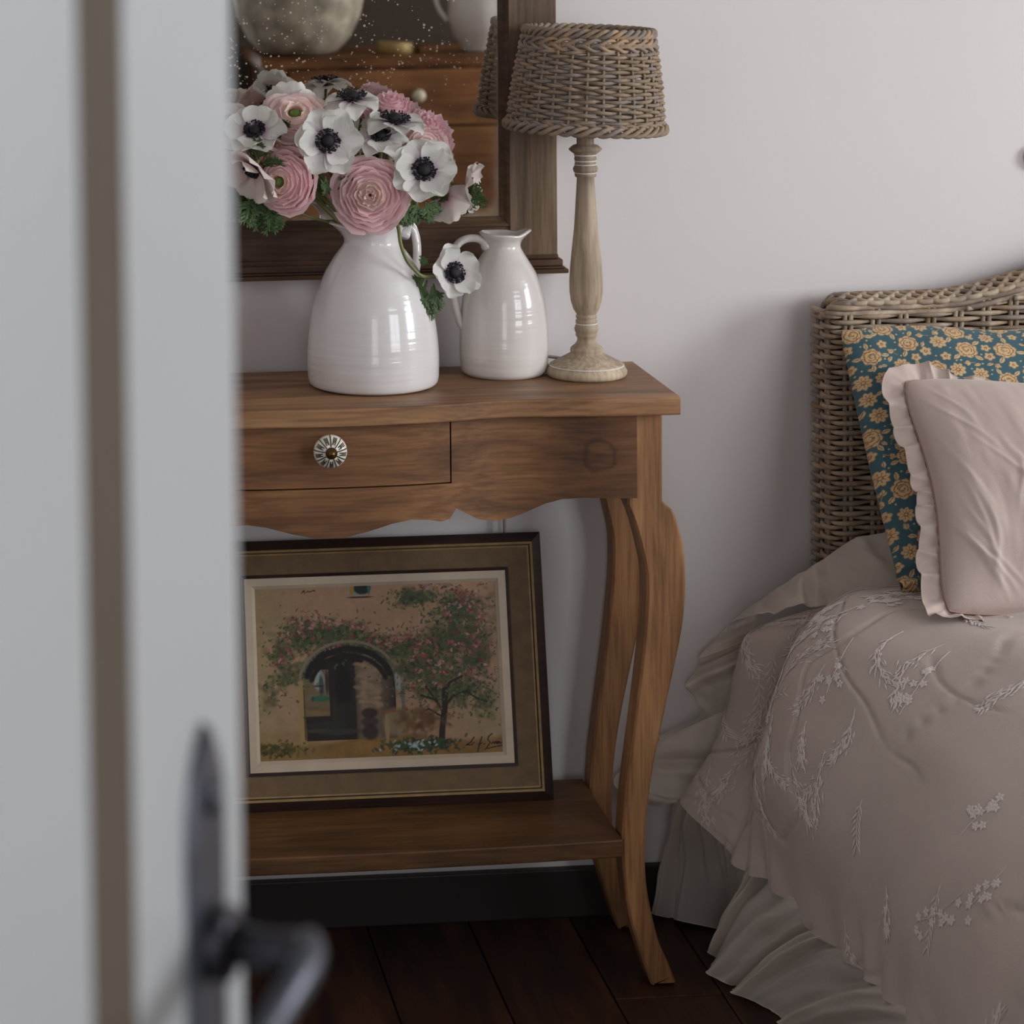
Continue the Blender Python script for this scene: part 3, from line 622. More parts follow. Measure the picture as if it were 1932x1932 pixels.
def pitcher(name, label, cpx, Y, prof, spout, hpts, hr, mat, rimk=.3, wave=0):
    """prof: (pixel row, half width in pixels) of the silhouette at depth Y, top to bottom"""
    sc = (Y - CAM[1])/F*1.003
    base = at(cpx, prof[-1][0], Y); cx = base[0]
    pr = [(hw*sc, at(cpx, y, Y)[2]) for y, hw in prof]; dz = TZ + .0005 - pr[-1][1]; pr = [(r, z+dz) for r, z in pr]
    pr[-1] = (pr[-1][0], TZ+.0005)
    pr = [tuple(p) for p in cr(pr, 70)]
    pr = [(max(r, .002), max(z, TZ+.0005)) for r, z in pr]
    z_top = pr[0][1]; n0 = len(pr)
    inn = [(r-.0055, z) for r, z in pr[:44]]
    full = [(.001, inn[-1][1])] + inn[::-1] + [(pr[0][0]-.0045, z_top+.0016), (pr[0][0]-.0027, z_top+.0022), (pr[0][0]-.001, z_top+.0016)] + pr + [(.001, TZ+.0005)]
    nck = pr[13][1]
    def mod(a, r, z, k):
        w = np.clip((z-nck)/(z_top-nck), 0, 1)**1.3
        d = (a-spout+PI) % (2*PI) - PI
        s = np.exp(-(d/.75)**2)
        pinch = np.exp(-((np.abs(d)-.85)/.35)**2)
        return r*(1 + w*(rimk*s - .06*pinch)), z + w*(.003*s - .003*pinch + wave*np.cos(2*d))
    t = thing(name, label, 'pitcher', (cx, Y, TZ))
    mb = MB(); mb.grid(lathe(full, cx, Y, 72, mod), False, True); mb.obj('body', mat, t, True)
    hp = cr([at(x, y, Y+o) + np.array([0, 0, dz*.5]) for x, y, o in hpts], 40)
    k = np.linspace(0, 1, 40); rr = hr*(.85+.35*np.exp(-(k/.12)**2)+.15*np.exp(-((1-k)/.12)**2))
    mb = MB(); mb.tube(hp, rr, 14, flat=1.55, up=(0, 1, 0) if False else None); mb.obj('handle', mat, t, True)
    return t, cx
YV = -.139
vase, vcx = pitcher('pitcher', 'large white glazed pitcher filled with anemones and pink ranunculus', 704.5, YV,
    [(424, 66), (431, 61), (440, 56), (452, 53.5), (462, 56), (482, 71), (502, 84), (520, 93.5), (540, 102), (580, 114.5), (620, 121.5), (661, 125.5), (698, 125.8), (714, 124.5), (722, 121), (726, 113)], PI*1.02,
    [(757, 446, .012), (766, 427, .02), (776, 428, .022), (784, 446, .022), (787, 475, .02), (785, 503, .01), (778, 524, .0)], .0068, m_gl1, .26)
YJ = -.088
jug, jcx = pitcher('pitcher', 'smaller empty white glazed pitcher beside the lamp', 951, YJ,
    [(441, 46), (446, 42.5), (455, 35.5), (466, 34), (478, 40), (500, 54), (521, 66), (545, 74), (568, 79.5), (600, 82.5), (630, 84.5), (665, 85), (688, 83.8), (699, 81), (705, 74)], -.12,
    [(919, 468, 0), (911, 455, 0), (896, 450, 0), (878, 452, 0), (864, 461, 0), (855, 478, 0), (852, 505, 0), (853, 540, 0), (859, 575, 0), (868, 606, 0), (876, 618, 0)], .0062, m_gl2, .19, .001)

# ------------------------------------------------------------------ lamp
m_turn = wood('whitewashed_turned_wood', '#a3907a', '#b8a68e', '#cabaa2', axis=2, rough=.6, scale=.8)
m_ringw = plain('white_paint_in_grooves', '#dcd8d2', .6, .04)
YL = -.119
lbase = at(1107, 721, YL); lx = lbase[0]; lsc = (YL-CAM[1])/F*1.003
lamp = thing('table_lamp', 'table lamp with turned pale wooden base and grey-brown wicker shade', 'lamp', (lx, YL, TZ))
lp = [(258, 16.5), (277, 16.5), (279, 17), (281, 24), (288, 32), (291, 30), (297, 22), (299, 20.5), (302, 20.5), (307, 21.5), (310, 19.5), (312, 19.5), (316, 20.5), (317.5, 19.5), (319, 21), (325, 24), (331, 22.5), (333, 19.5), (335, 21), (340, 20), (342, 16.5), (360, 17.5), (400, 20), (440, 22.7), (480, 27.3), (510, 30.5), (534, 32), (555, 32), (575, 29.5), (590, 24.5), (598, 19.5), (600, 18), (602, 20), (606, 20), (608.5, 18), (611, 20.5), (615, 20.5), (617.5, 19), (620, 21), (626, 23.3), (632, 22), (635, 20), (638, 21), (641, 20), (644, 17.5), (650, 18.2), (657, 23), (661, 29), (664, 31), (668, 31.5), (671, 30), (674, 34), (681, 47), (688, 61), (692, 68), (694, 70.5), (696, 70.5), (699, 74), (705, 77.5), (711, 77), (715, 74)]
zl = [at(1106, y, YL)[2] for y, _ in lp]; dzl = TZ + .0005 - zl[-1]
prof = [(.0005, zl[0]+dzl)] + [(w*lsc, z+dzl) for (y, w), z in zip(lp, zl)] + [(.0005, TZ+.0005)]
mb = MB(); mb.grid(lathe(prof, lx, YL, 56), False, True); mb.obj('lamp_base', m_turn, lamp, True)
for y, w in ((299.5, 20.6), (310.5, 19.8), (317.5, 19.9), (333, 19.8), (617.5, 19.3), (695, 70.8)):
    z = at(1106, y, YL)[2]+dzl; a = np.linspace(0, 2*PI, 49)[:-1]
    P = np.array([[(lx+(w*lsc+.0009*math.cos(q))*math.cos(t), YL+(w*lsc+.0009*math.cos(q))*math.sin(t), z+.0009*math.sin(q)) for q in np.linspace(0, 2*PI, 7)[:-1]] for t in a])
    mb = MB(); mb.grid(P, True, True); mb.obj('white_ring', m_ringw, lamp, True)
zt = zl[0]+dzl
mb = MB(); mb.grid(lathe([(.0005, zt+.055), (.012, zt+.055), (.014, zt+.05), (.014, zt+.008), (.0125, zt+.004), (.0125, zt), (.0005, zt)], lx, YL, 24), False, True); mb.obj('lamp_socket', m_ringw, lamp, True)
cord = cr([(lx+.02, YL+.03, TZ+.006), (lx-.005, -.06, TZ+.010), (lx-.045, -.045, TZ+.014), (lx-.075, -.030, TZ+.006), (lx-.085, -.016, TZ-.02), (.676, -.012, .65), (.676, -.012, .4), (.674, -.02, .12)], 60)
mb = MB(); mb.tube(cord, .0022, 8); mb.obj('cord', plain('grey_cord', '#9a928c', .6), lamp, True)
# wicker shade: stakes, weavers in and out of them, braided rims; the whole shade sits a little crooked
def strand_mat(name, cols, sc):
    m, N, L, B = new_mat(name)
    tc = nd(N, 'ShaderNodeTexCoord'); n = nd(N, 'ShaderNodeTexNoise', i_Scale=sc, i_Detail=2.); L.new(tc.outputs['Object'], n.inputs['Vector'])
    oi = nd(N, 'ShaderNodeObjectInfo'); ad = nd(N, 'ShaderNodeMath', operation='MULTIPLY_ADD'); ad.inputs[1].default_value = .22; L.new(oi.outputs['Random'], ad.inputs[0]); L.new(n.outputs[0], ad.inputs[2])
    r = ramp(N, [(.34+.5*i/(len(cols)-1), c) for i, c in enumerate(cols)]); L.new(ad.outputs[0], r.inputs[0])
    n2 = nd(N, 'ShaderNodeTexNoise', i_Scale=sc*14, i_Detail=2.); L.new(tc.outputs['Object'], n2.inputs['Vector'])
    r2 = ramp(N, [(.3, (.75, .73, .70, 1)), (.7, (1.1, 1.1, 1.1, 1))]); L.new(n2.outputs[0], r2.inputs[0])
    mm = nd(N, 'ShaderNodeMixRGB', blend_type='MULTIPLY', i_Fac=.7); L.new(r.outputs[0], mm.inputs[1]); L.new(r2.outputs[0], mm.inputs[2]); L.new(mm.outputs[0], B.inputs['Base Color'])
    B.inputs['Roughness'].default_value = .6; B.inputs['Specular IOR Level'].default_value = .35; return m
m_wil = strand_mat('grey_willow', ['#584d44', '#7e6d5b', '#96826b', '#827871', '#aa9074'], 22)
sz1 = at(1105, 56, YL)[2]; sz0 = at(1106, 240, YL)[2]; sr1, sr0 = 119*lsc, 146*lsc
tilt = Matrix.Rotation(math.radians(2.6), 3, 'Y'); piv = Vector((lx, YL, sz0))
def sh(P):
    P = np.asarray(P, dtype=float); R_ = np.array(tilt); q = np.array(piv)
    return (P-q) @ R_.T + q
NS = 28
def srad(f): return sr0 + (sr1-sr0)*f + .0025*math.sin(PI*f)
def ringp(f, n, rad=None, z=None, off=0):
    t = np.linspace(0, 2*PI, n); r = srad(f) if rad is None else rad
    return t
mb = MB()
def twist(f, amp, r, turns, nst, dirn, zoff=0, rad_off=0):
    """a rope border: nst strands wound round the rim"""
    t = np.linspace(0, 2*PI, 300)
    for k in range(nst):
        ph = dirn*turns*t + 2*PI*k/nst
        rr = srad(f) + rad_off + amp*.75*np.cos(ph); zz = sz0 + (sz1-sz0)*f + zoff + amp*np.sin(ph)
        V, Fc = tube(sh(np.stack([lx+rr*np.cos(t), YL+rr*np.sin(t), zz], -1)), r, 6, False)
        mb.add(V, Fc)
twist(.975, .0042, .0031, 14, 3, 1, .001, .001); twist(.015, .0048, .0033, 13, 3, 1, 0, .0028); twist(.055, .0026, .0024, 17, 2, -1, .001, .0015)
shade = mb.obj('lamp_shade', m_wil, lamp, True)
for r_, f_ in ((1, .90), (-1, .84)):                        # two rows of paired willow, leaning opposite ways
    mb = MB(); twist(f_, .0034, .0027, 14, 2, r_, 0, .0008); mb.obj('weaver', m_wil, shade, True)
rows = np.linspace(.10, .79, 20)
t = np.linspace(0, 2*PI, NS*6+1)
for i, f in enumerate(rows):
    sg = PI*(i % 2); wob = .0006*np.sin(3*t+i*1.7)+.0004*np.sin(7*t+i)
    co = np.cos(NS/2*t + sg)
    rr = srad(f) + .0030*np.sign(co)*np.abs(co)**.7; zz = sz0+(sz1-sz0)*f + wob + .0007*np.sin(NS/2*t+sg+i)
    th_ = .0026*(.78+.32*(.5+.5*co))
    mb = MB(); V, Fc = tube(sh(np.stack([lx+rr*np.cos(t), YL+rr*np.sin(t), zz], -1)), th_, 6, False); mb.add(V, Fc)
    mb.obj('weaver', m_wil, shade, True)
for k in range(NS):
    q = 2*PI*k/NS; f = np.linspace(.0, .97, 8)
    P = [(lx+(srad(a)+.0003)*math.cos(q), YL+(srad(a)+.0003)*math.sin(q), sz0+(sz1-sz0)*a) for a in f]
    mb = MB(); V, Fc = tube(sh(P), .0021, 6, True); mb.add(V, Fc); mb.obj('stake', m_wil, shade, True)
sp = MB()                                                   # wire carrier inside the shade
for q in (0, 2*PI/3, 4*PI/3): sp.tube(sh([(lx, YL, sz0+.045), (lx+srad(.5)*math.cos(q), YL+srad(.5)*math.sin(q), sz0+.06)]), .0012, 6)
sp.obj('shade_carrier', m_ringw, lamp)

# ------------------------------------------------------------------ what the mirror shows: chest by the doorway and things on it
m_ch = wood('cherry_veneer', '#6b4629', '#8a5c38', '#a3774a', axis=0, rough=.45); m_chd = wood('cherry_post', '#3a2114', '#5a3419', '#7a4a26', axis=2, rough=.45)
m_bone = plain('bone_knob', '#ddd2b4', .3, .04)
CZ, CYF = 1.033, -2.63                                      # top of the chest, its front
cx0, cx1 = .612, 1.56
chest = thing('chest_of_drawers', 'brown wooden chest of drawers with pale knobs, reflected in the mirror', 'chest of drawers', ((cx0+cx1)/2, -2.85, 0))
MB().box(cx0+.012, cx1-.012, CYF+.012, -3.09, .06, CZ-.022, .002).obj('carcass', m_chd, chest)
MB().box(cx0-.004, cx1+.004, CYF-.012, -3.095, CZ-.022, CZ, .004).obj('top', m_ch, chest)
for x in (cx0, cx1-.05):
    MB().box(x, x+.024, CYF, CYF+.03, .0, CZ-.022, .002).obj('post', m_chd, chest); MB().box(x+.026, x+.05, CYF+.002, CYF+.03, .06, CZ-.022, .002).obj('post', m_ch, chest)
zs_ = [CZ-.028, .868, .64, .40, .10]
for a, b in zip(zs_[:-1], zs_[1:]):
    dr = MB().box(cx0+.062, cx1-.062, CYF+.001, CYF+.02, b+.003, a-.003, .002).obj('drawer', m_ch, chest)
    for x in ((.884, .982, 1.26) if a == zs_[0] else (.80, 1.37)):
        q = MB(); ylathe(q, [(0, 0), (.007, 0), (.006, .010), (.013, .014), (.0165, .021), (.014, .029), (.007, .033), (0, .034)], (x, CYF+.001, (a+b)/2+.004), 20)
        q.obj('knob', m_bone, dr, True)
m_mott = plain('mottled_stoneware', '#b3aa98', .6, .5, 22)
N_ = m_mott.node_tree.nodes
pz = CZ+.0005
def pot(name, label, cat, x, y, prof, m):
    th = thing(name, label, cat, (x, y, CZ)); q = MB(); q.grid(lathe(prof, x, y, 48), False, True); q.obj('body', m, th, True); return th
ox = .718
pot('stoneware_vase', 'big round mottled stoneware vase on the chest, seen in the mirror', 'vase', ox, -2.80,
    [(.0005, pz), (.075, pz), (.095, pz+.006), (.125, pz+.04), (.150, pz+.09), (.163, pz+.15), (.165, pz+.21), (.150, pz+.28), (.115, pz+.34), (.085, pz+.37), (.085, pz+.40), (.092, pz+.41), (.085, pz+.41), (.078, pz+.40), (.076, pz+.36), (.0005, pz+.33)], m_mott)
jx = 1.165
jg = pot('white_jug', 'round white jug with thin handle on the chest, seen in the mirror', 'jug', jx, -2.78,
    [(.0005, pz), (.045, pz), (.05, pz+.006), (.048, pz+.014), (.07, pz+.04), (.083, pz+.085), (.080, pz+.13), (.06, pz+.175), (.045, pz+.20), (.045, pz+.23), (.055, pz+.25), (.050, pz+.25), (.041, pz+.225), (.041, pz+.19), (.0005, pz+.15)], m_gl1)
q = MB(); q.tube(cr([(jx-.05, -2.78, pz+.225), (jx-.085, -2.78, pz+.235), (jx-.115, -2.78, pz+.19), (jx-.11, -2.78, pz+.12), (jx-.085, -2.78, pz+.075)], 24), .006, 10); q.obj('handle', m_gl1, jg, True)
m_gold = plain('ochre_brass', '#a88f5c', .55, .1, 20, metal=.25)
dsh = MB(); dsh.grid(lathe([(.0005, pz), (.040, pz), (.044, pz+.004), (.044, pz+.026), (.042, pz+.028), (.040, pz+.026), (.039, pz+.008), (.0005, pz+.006)], .948, -2.76, 36), False, True)
o = dsh.obj('gold_dish', m_gold, None, True, loc=(.948, -2.76, CZ)); tag(o, 'low round gold dish on the chest, seen in the mirror', 'dish')
o = MB().box(1.005, 1.05, -2.80, -2.74, pz, pz+.02, .004).obj('wooden_box', m_ch, None, loc=(1.03, -2.77, CZ)); tag(o, 'small flat brown box beside the gold dish, seen in the mirror', 'box')

# ------------------------------------------------------------------ flowers
def petal_mat(name, base, mid, tip, edge=None, tr=.3):
    m, N, L, B = new_mat(name)
    a = nd(N, 'ShaderNodeAttribute', attribute_name='print'); sx_ = nd(N, 'ShaderNodeSeparateColor'); L.new(a.outputs['Color'], sx_.inputs[0])
    r = ramp(N, [(.0, base), (.22, mid), (.42, tip), (1, edge or tip)]); L.new(sx_.outputs[0], r.inputs[0])
    oi = nd(N, 'ShaderNodeObjectInfo'); hs = nd(N, 'ShaderNodeHueSaturation'); mr = nd(N, 'ShaderNodeMapRange'); mr.inputs[3].default_value = .90; mr.inputs[4].default_value = 1.06
    L.new(oi.outputs['Random'], mr.inputs[0]); L.new(mr.outputs[0], hs.inputs['Value']); L.new(r.outputs[0], hs.inputs['Color'])
    # fine veins run along the petal
    wv = nd(N, 'ShaderNodeTexNoise', i_Scale=9., i_Detail=2.); cv = nd(N, 'ShaderNodeCombineXYZ'); ml = nd(N, 'ShaderNodeMath', operation='MULTIPLY'); ml.inputs[1].default_value = 4.
    L.new(sx_.outputs[1], ml.inputs[0]); L.new(ml.outputs[0], cv.inputs[0]); L.new(oi.outputs['Random'], cv.inputs[1]); L.new(cv.outputs[0], wv.inputs['Vector'])
    vr = ramp(N, [(.35, (.93, .92, .92, 1)), (.6, (1, 1, 1, 1))]); L.new(wv.outputs[0], vr.inputs[0])
    mm = nd(N, 'ShaderNodeMixRGB', blend_type='MULTIPLY', i_Fac=.9); L.new(hs.outputs[0], mm.inputs[1]); L.new(vr.outputs[0], mm.inputs[2])
    L.new(mm.outputs[0], B.inputs['Base Color']); B.inputs['Roughness'].default_value = .65; B.inputs['Specular IOR Level'].default_value = .2
    t = nd(N, 'ShaderNodeBsdfTranslucent'); L.new(mm.outputs[0], t.inputs[0]); mx = nd(N, 'ShaderNodeMixShader', i_Fac=tr)
    L.new(B.outputs[0], mx.inputs[1]); L.new(t.outputs[0], mx.inputs[2]); L.new(mx.outputs[0], N['Material Output'].inputs[0]); return m
m_anw = petal_mat('white_petal', '#8d6a86', '#d8c6d2', '#eceae6', '#e9e9e2')
m_anp = petal_mat('blush_white_petal', '#a0708a', '#dfbfc6', '#ecdcd8', '#e8e0d8')
m_pk = petal_mat('pink_petal', '#e69aa5', '#f2b6be', '#f9ccd1', '#fde2e4', .45)
m_pk2 = petal_mat('bright_pink_petal', '#f2b4c2', '#f8c6d0', '#fcd5dc', '#fde2e6', .5)
m_pale = petal_mat('pale_pink_petal', '#eab0b2', '#f3ccc9', '#f8dcd8', '#fbe8e4', .45)
m_crm = petal_mat('cream_petal', '#dba493', '#ecc3b2', '#f4dccd', '#f9e9de', .35)
m_blk = plain('black_flower_centre', '#0d0b10', .6, .3, 300, .6, 900); m_sta = plain('stamen', '#0c090f', .6, .2, 300)
m_fil = plain('filament', '#2c2533', .6, .2, 300)
m_leaf = plain('leaf_green', '#3c5328', .55, .3, 60, .2, 300); m_stem = plain('stem_green', '#6f7442', .5, .15, 40); m_eye = plain('green_eye', '#5d7a30', .55, .3, 150, .5, 500)
def basis(n):
    n = np.asarray(n, dtype=float); n /= np.linalg.norm(n); a = np.array([0, 0, 1.]) if abs(n[2]) < .9 else np.array([1., 0, 0])
    u = np.cross(a, n); u /= np.linalg.norm(u); return u, np.cross(n, u), n
def face_dir(r, u, f):
    """right, up and towards-the-viewer amounts -> world direction"""
    return np.array([r + .12*-f, -f, u])
GF = {}
def petal(name, mat, parent, c, bs, ang, L_, Wd, cup, curl, R, tooth=0, nu=9, nt=9, lean=0., h0=0., r0=.1, wavy=.05):
    """one petal growing outwards from the middle: ang round the flower, L_ length, Wd half width"""
    u, v, n = bs; t = np.linspace(0, 1, nt); s = np.linspace(-1, 1, nu)
    S, T = np.meshgrid(s, t, indexing='ij')
    w = Wd*np.power(np.clip(np.sin(PI*(.07+.80*T**1.25)), 0, 1), .72)
    rad = r0*L_ + L_*T*(1-r0) - .13*L_*(np.abs(S)**2.6)*T**3
    if tooth: rad = rad + tooth*L_*(T**4)*(np.abs(((S*3.5+R.rand()) % 1)-.5)*2-.5)
    ph = R.rand(4)*6.28
    hh = h0 + cup*L_*T**1.4 - curl*L_*T**3 + .30*Wd*(S**2)*(.4+.6*T)*(1 if cup >= 0 else .4) + wavy*L_*T**2*(np.sin(S*4.2+ph[0])*.6 + np.sin(S*7.5+ph[1])*.3)
    x = rad; y = S*w
    ca, sa = math.cos(ang), math.sin(ang); ut, vt = u*ca+v*sa, -u*sa+v*ca
    P = c + x[..., None]*ut + y[..., None]*vt + hh[..., None]*n
    col = np.stack([T, (S+1)/2, T*0], -1)
    return obj(name, P.reshape(-1, 3), gridf(nu, nt), mat, parent, True, color=col.reshape(-1, 3))
def fern(mb, base, d, up, L_, R, spread=.9, n=5):
    """a finely cut leaf: ribs with pointed lobes on both sides"""
    d = np.asarray(d, float); d /= np.linalg.norm(d); side = np.cross(d, up); side /= np.linalg.norm(side) + 1e-9; nn = np.cross(side, d)
    def lobe(p, q, w, lift):
        q = np.asarray(q); ax = q-p; l = np.linalg.norm(ax); ax = ax/l; sd = np.cross(ax, nn); sd /= np.linalg.norm(sd)+1e-9
        m1 = p+ax*l*.35+nn*lift; m2 = p+ax*l*.7+nn*lift*1.2
        mb.add([p-sd*w*.35, p+sd*w*.35, m1+sd*w, m2+sd*w*.8, q, m2-sd*w*.8, m1-sd*w, m1+nn*w*.35, m2+nn*w*.3], [(0, 1, 2, 7), (0, 7, 6), (7, 2, 3, 8), (6, 7, 8, 5), (8, 3, 4), (5, 8, 4)])
    lobe(base, base+d*L_, L_*.07, 0)
    for i in range(n):
        f = .22+.7*i/n; p = base + d*L_*f
        for s in (-1, 1):
            a = spread*(1-.25*f)*R.uniform(.8, 1.15); q = d*math.cos(a)+side*s*math.sin(a); l = L_*(.55-.32*f)*R.uniform(.85, 1.2)
            e = p+q*l + nn*l*R.uniform(-.25, .25); lobe(p, e, l*.13, l*.03)
            for s2 in (-1, 1):
                b = a*s + s2*.65; q2 = d*math.cos(b)+side*math.sin(b); p2 = p+(e-p)*.5; lobe(p2, p2+q2*l*.55+nn*l*R.uniform(-.12, .12), l*.10, l*.02)
def stem(parent, head, n, end=None, r=.0024, via=None):
    end = end if end is not None else np.array([vcx + rnd.uniform(-.02, .02), YV + rnd.uniform(-.015, .015), TZ + .17])
    mid = via if via is not None else head*.5 + end*.5 - n*.028 + np.array([0, 0, .01])
    pts = cr([head-n*.004, head-n*.03, mid, end] if via is None else [head-n*.004, head-n*.022, *np.atleast_2d(mid), end], 24)
    mb = MB(); mb.tube(pts, r, 8); return mb.obj('stem', m_stem, parent, True)
def ruff(parent, c, n, size, seed, k=5, droop=.6, name='leaf'):
    R = np.random.RandomState(seed); u, v, _ = basis(n)
    for i in range(k):
        a = 2*PI*i/k + R.uniform(-.3, .3); d = u*math.cos(a)+v*math.sin(a) - n*droop*R.uniform(.4, 1.2)
        mb = MB(); fern(mb, c-n*.012, d, n, size*R.uniform(.8, 1.15), R); mb.obj(name, m_leaf, parent)
def anemone(label, px, py, Y, n, Rm, seed, mat=None, n1=6, n2=3, cup=.28, curl=.12, back=False, end=None, via=None, lf=None, rot=0., dome=1., noeye=False):
    R = np.random.RandomState(seed); c = at(px, py, Y); n = face_dir(*n); n = n/np.linalg.norm(n); bs = basis(n)
    th = thing('anemone', label, 'flower', tuple(c), 'cut flowers in the large pitcher'); mat = mat or m_anw
    for i in range(n1):
        petal('petal', mat, th, c, bs, rot + 2*PI*i/n1 + R.uniform(-.12, .12), Rm*R.uniform(.93, 1.06), Rm*R.uniform(.43, .52), cup*R.uniform(.7, 1.2), curl*R.uniform(.5, 1.5), R, h0=-.001)
    for i in range(n2):
        petal('petal', mat, th, c, bs, rot + 2*PI*(i+.5)/n2 + R.uniform(-.2, .2), Rm*R.uniform(.78, .9), Rm*R.uniform(.38, .46), cup*1.35*R.uniform(.8, 1.2), curl*.7, R, h0=.0015)
    if not noeye:
        u, v, _ = bs; q = .0088*dome; mb = MB()
        P = np.array([[c + n*(.002+q*math.sin(b)*.95) + q*math.cos(b)*(u*math.cos(a)+v*math.sin(a)) for a in np.linspace(0, 2*PI, 19)[:-1]] for b in np.linspace(-.3, PI/2, 8)])
        mb.grid(P, False, True); mb.obj('flower_centre', m_blk, th, True)
        mb = MB(); fl = MB()
        for k in range(120):
            a = R.rand()*2*PI; rr = R.uniform(1.25, 1.75)*q; up_ = R.uniform(.25, .8)*q + .0015
            e = c + rr*(u*math.cos(a)+v*math.sin(a)) + n*up_; b0 = c + .8*q*(u*math.cos(a)+v*math.sin(a)) + n*.002
            fl.add(*tube([b0, b0*.5+e*.5+n*.001, e], .00028, 3, False)); l = n*.4*R.uniform(-1, 1) + np.cross(n, e-c)/(np.linalg.norm(e-c)+1e-9)
            l /= np.linalg.norm(l); s_ = .0012*R.uniform(.8, 1.3)
            mb.add(*tube([e-l*s_, e, e+l*s_], [.0006, .0012, .0006], 5))
        mb.obj('stamens', m_sta, th, True, kind='stuff'); fl.obj('filaments', m_fil, th, False, kind='stuff')
    stem(th, c-n*.003, n, end, via=via)
    if lf: ruff(th, c, n, lf, seed+50)
    return th
def ranunculus(label, px, py, Y, n, Rm, seed, mat, inner=None, eye=0., rings=8, tooth=0, openk=1., label_group='cut flowers in the large pitcher', end=None, flat=.55):
    R = np.random.RandomState(seed); c = at(px, py, Y); n = face_dir(*n); n = n/np.linalg.norm(n); u, v, _ = bs = basis(n)
    th = thing('ranunculus', label, 'flower', tuple(c), label_group)
    e0 = eye if eye else .06*Rm
    rs = e0 + (Rm-e0)*np.linspace(.06, 1, rings)**.9
    for k, r in enumerate(rs):
        f = r/Rm; np_ = int(5+3.5*f); lip0 = Rm*(flat*.72 - flat*1.05*f**2.1); dep = Rm*(.20+.26*f)
        for i in range(np_):
            a0 = 2*PI*i/np_ + k*1.1 + R.uniform(-.15, .15); wd = 2*PI/np_*R.uniform(.62, .98); nu, nt = 9, 7; lip = lip0 + Rm*R.uniform(-.045, .035); rj = r*R.uniform(.93, 1.05); wav_ = .030+.11*max(0, .4-f)
            S, T = np.meshgrid(np.linspace(-1, 1, nu), np.linspace(0, 1, nt), indexing='ij')
            lean_ = (.10+.26*f*openk)
            wv = R.rand()*6.28
            rad = rj*(.84+.17*np.sin(T*PI*.5)) + r*lean_*T**3*.45 - .07*r*S**2*T + Rm*T**2*(wav_*np.sin(S*5+wv)+.016*np.sin(S*11+wv*3))
            hh = lip - dep*(1-T)**1.25 - .10*Rm*(S**2)*T + .03*Rm*T**2*np.sin(S*4+wv*2) - .10*Rm*openk*f*T**4
            if tooth: hh = hh + tooth*Rm*T**5*(np.abs(((S*2.6+wv) % 1)-.5)*2-.4); rad = rad + tooth*Rm*.8*T**5*(np.abs(((S*2.6+wv) % 1)-.5)*2-.4)
            A_ = a0 + S*wd*(.55+.45*T)
            P = c + (rad*np.cos(A_))[..., None]*u + (rad*np.sin(A_))[..., None]*v + hh[..., None]*n
            col = np.stack([.12+.88*T*(.75+.25*f), (S+1)/2, T*0], -1)
            obj('petal', P.reshape(-1, 3), gridf(nu, nt), (inner if inner is not None and f < .42 else mat), th, True, color=col.reshape(-1, 3))
    hb = Rm*(flat*.72-.02)
    mb = MB(); fs = np.linspace(max(.05, eye/Rm*1.2), .97, 9)          # the packed inner petals, one body under the open ones
    P = np.array([[c + n*(Rm*(flat*.72 - flat*1.05*q_**2.1) - .15*Rm) + q_*Rm*.93*(u*math.cos(a)+v*math.sin(a)) for a in np.linspace(0, 2*PI, 25)[:-1]] for q_ in fs] + [[c - n*.45*Rm + .25*Rm*(u*math.cos(a)+v*math.sin(a)) for a in np.linspace(0, 2*PI, 25)[:-1]]])
    mb.grid(P, False, True); mb.obj('inner_petals', mat, th, True, color=np.repeat([[.7, .5, 0]], P.shape[0]*P.shape[1], 0))
    if eye:
        mb = MB(); P = np.array([[c + n*(hb-.30*Rm+eye*.9*math.sin(b)) + eye*.95*math.cos(b)*(u*math.cos(a)+v*math.sin(a)) for a in np.linspace(0, 2*PI, 17)[:-1]] for b in np.linspace(-.6, PI/2, 7)])
        mb.grid(P, False, True); mb.obj('green_eye', m_eye, th, True)
    stem(th, c-n*.25*Rm, n, end); return th
V3 = np.array
mouth = V3([vcx, YV, TZ+.20])
anemone('largest white anemone facing the viewer at the front of the bouquet', 618, 266, -.205, (.10, .12, 1), .0455, 1, n1=6, n2=3, cup=.14, curl=.02, dome=1.05)
anemone('wide white anemone with purple-tinged middle, above the spout side handle', 800, 322, -.205, (.03, .42, .9), .0455, 2, n1=7, n2=3, cup=.20, curl=.05, dome=1.05, lf=.03)
anemone('white anemone tilted upwards at the left, above the side-on white anemone', 481, 249, -.175, (-.12, .72, .66), .042, 3, n1=6, n2=2, cup=.25, dome=.95)
anemone('white anemone with hanging front petals, between the two big front anemones', 718, 260, -.175, (.0, .85, .52), .037, 4, n1=6, n2=2, cup=.10, curl=.25, dome=.9)
anemone('white anemone at the very top of the bouquet, dark middle seen from the side', 664, 188, -.15, (-.02, .96, .22), .042, 5, n1=7, n2=2, cup=.10, curl=.42, dome=1.3)
anemone('white anemone seen edge-on behind the front ones, left of the frilly pink bloom', 744, 230, -.165, (.12, .96, .22), .043, 6, n1=7, n2=2, cup=.20, curl=.30, dome=1.3)
anemone('side-on white anemone hanging at the lower left beside the open door', 478, 318, -.195, (-.60, -.60, .50), .050, 7, n1=6, n2=3, cup=.45, curl=.10, mat=m_anp, dome=.8, lf=.038)
anemone('white anemone seen from behind at the upper left, green leaves at its neck', 552, 200, -.115, (.10, .70, -.62), .035, 8, n1=7, n2=2, cup=.42, curl=.05, lf=.020)
anemone('white anemone half hidden behind the door edge', 436, 240, -.11, (-.45, .35, .8), .035, 9, n1=6, n2=2, mat=m_anp)
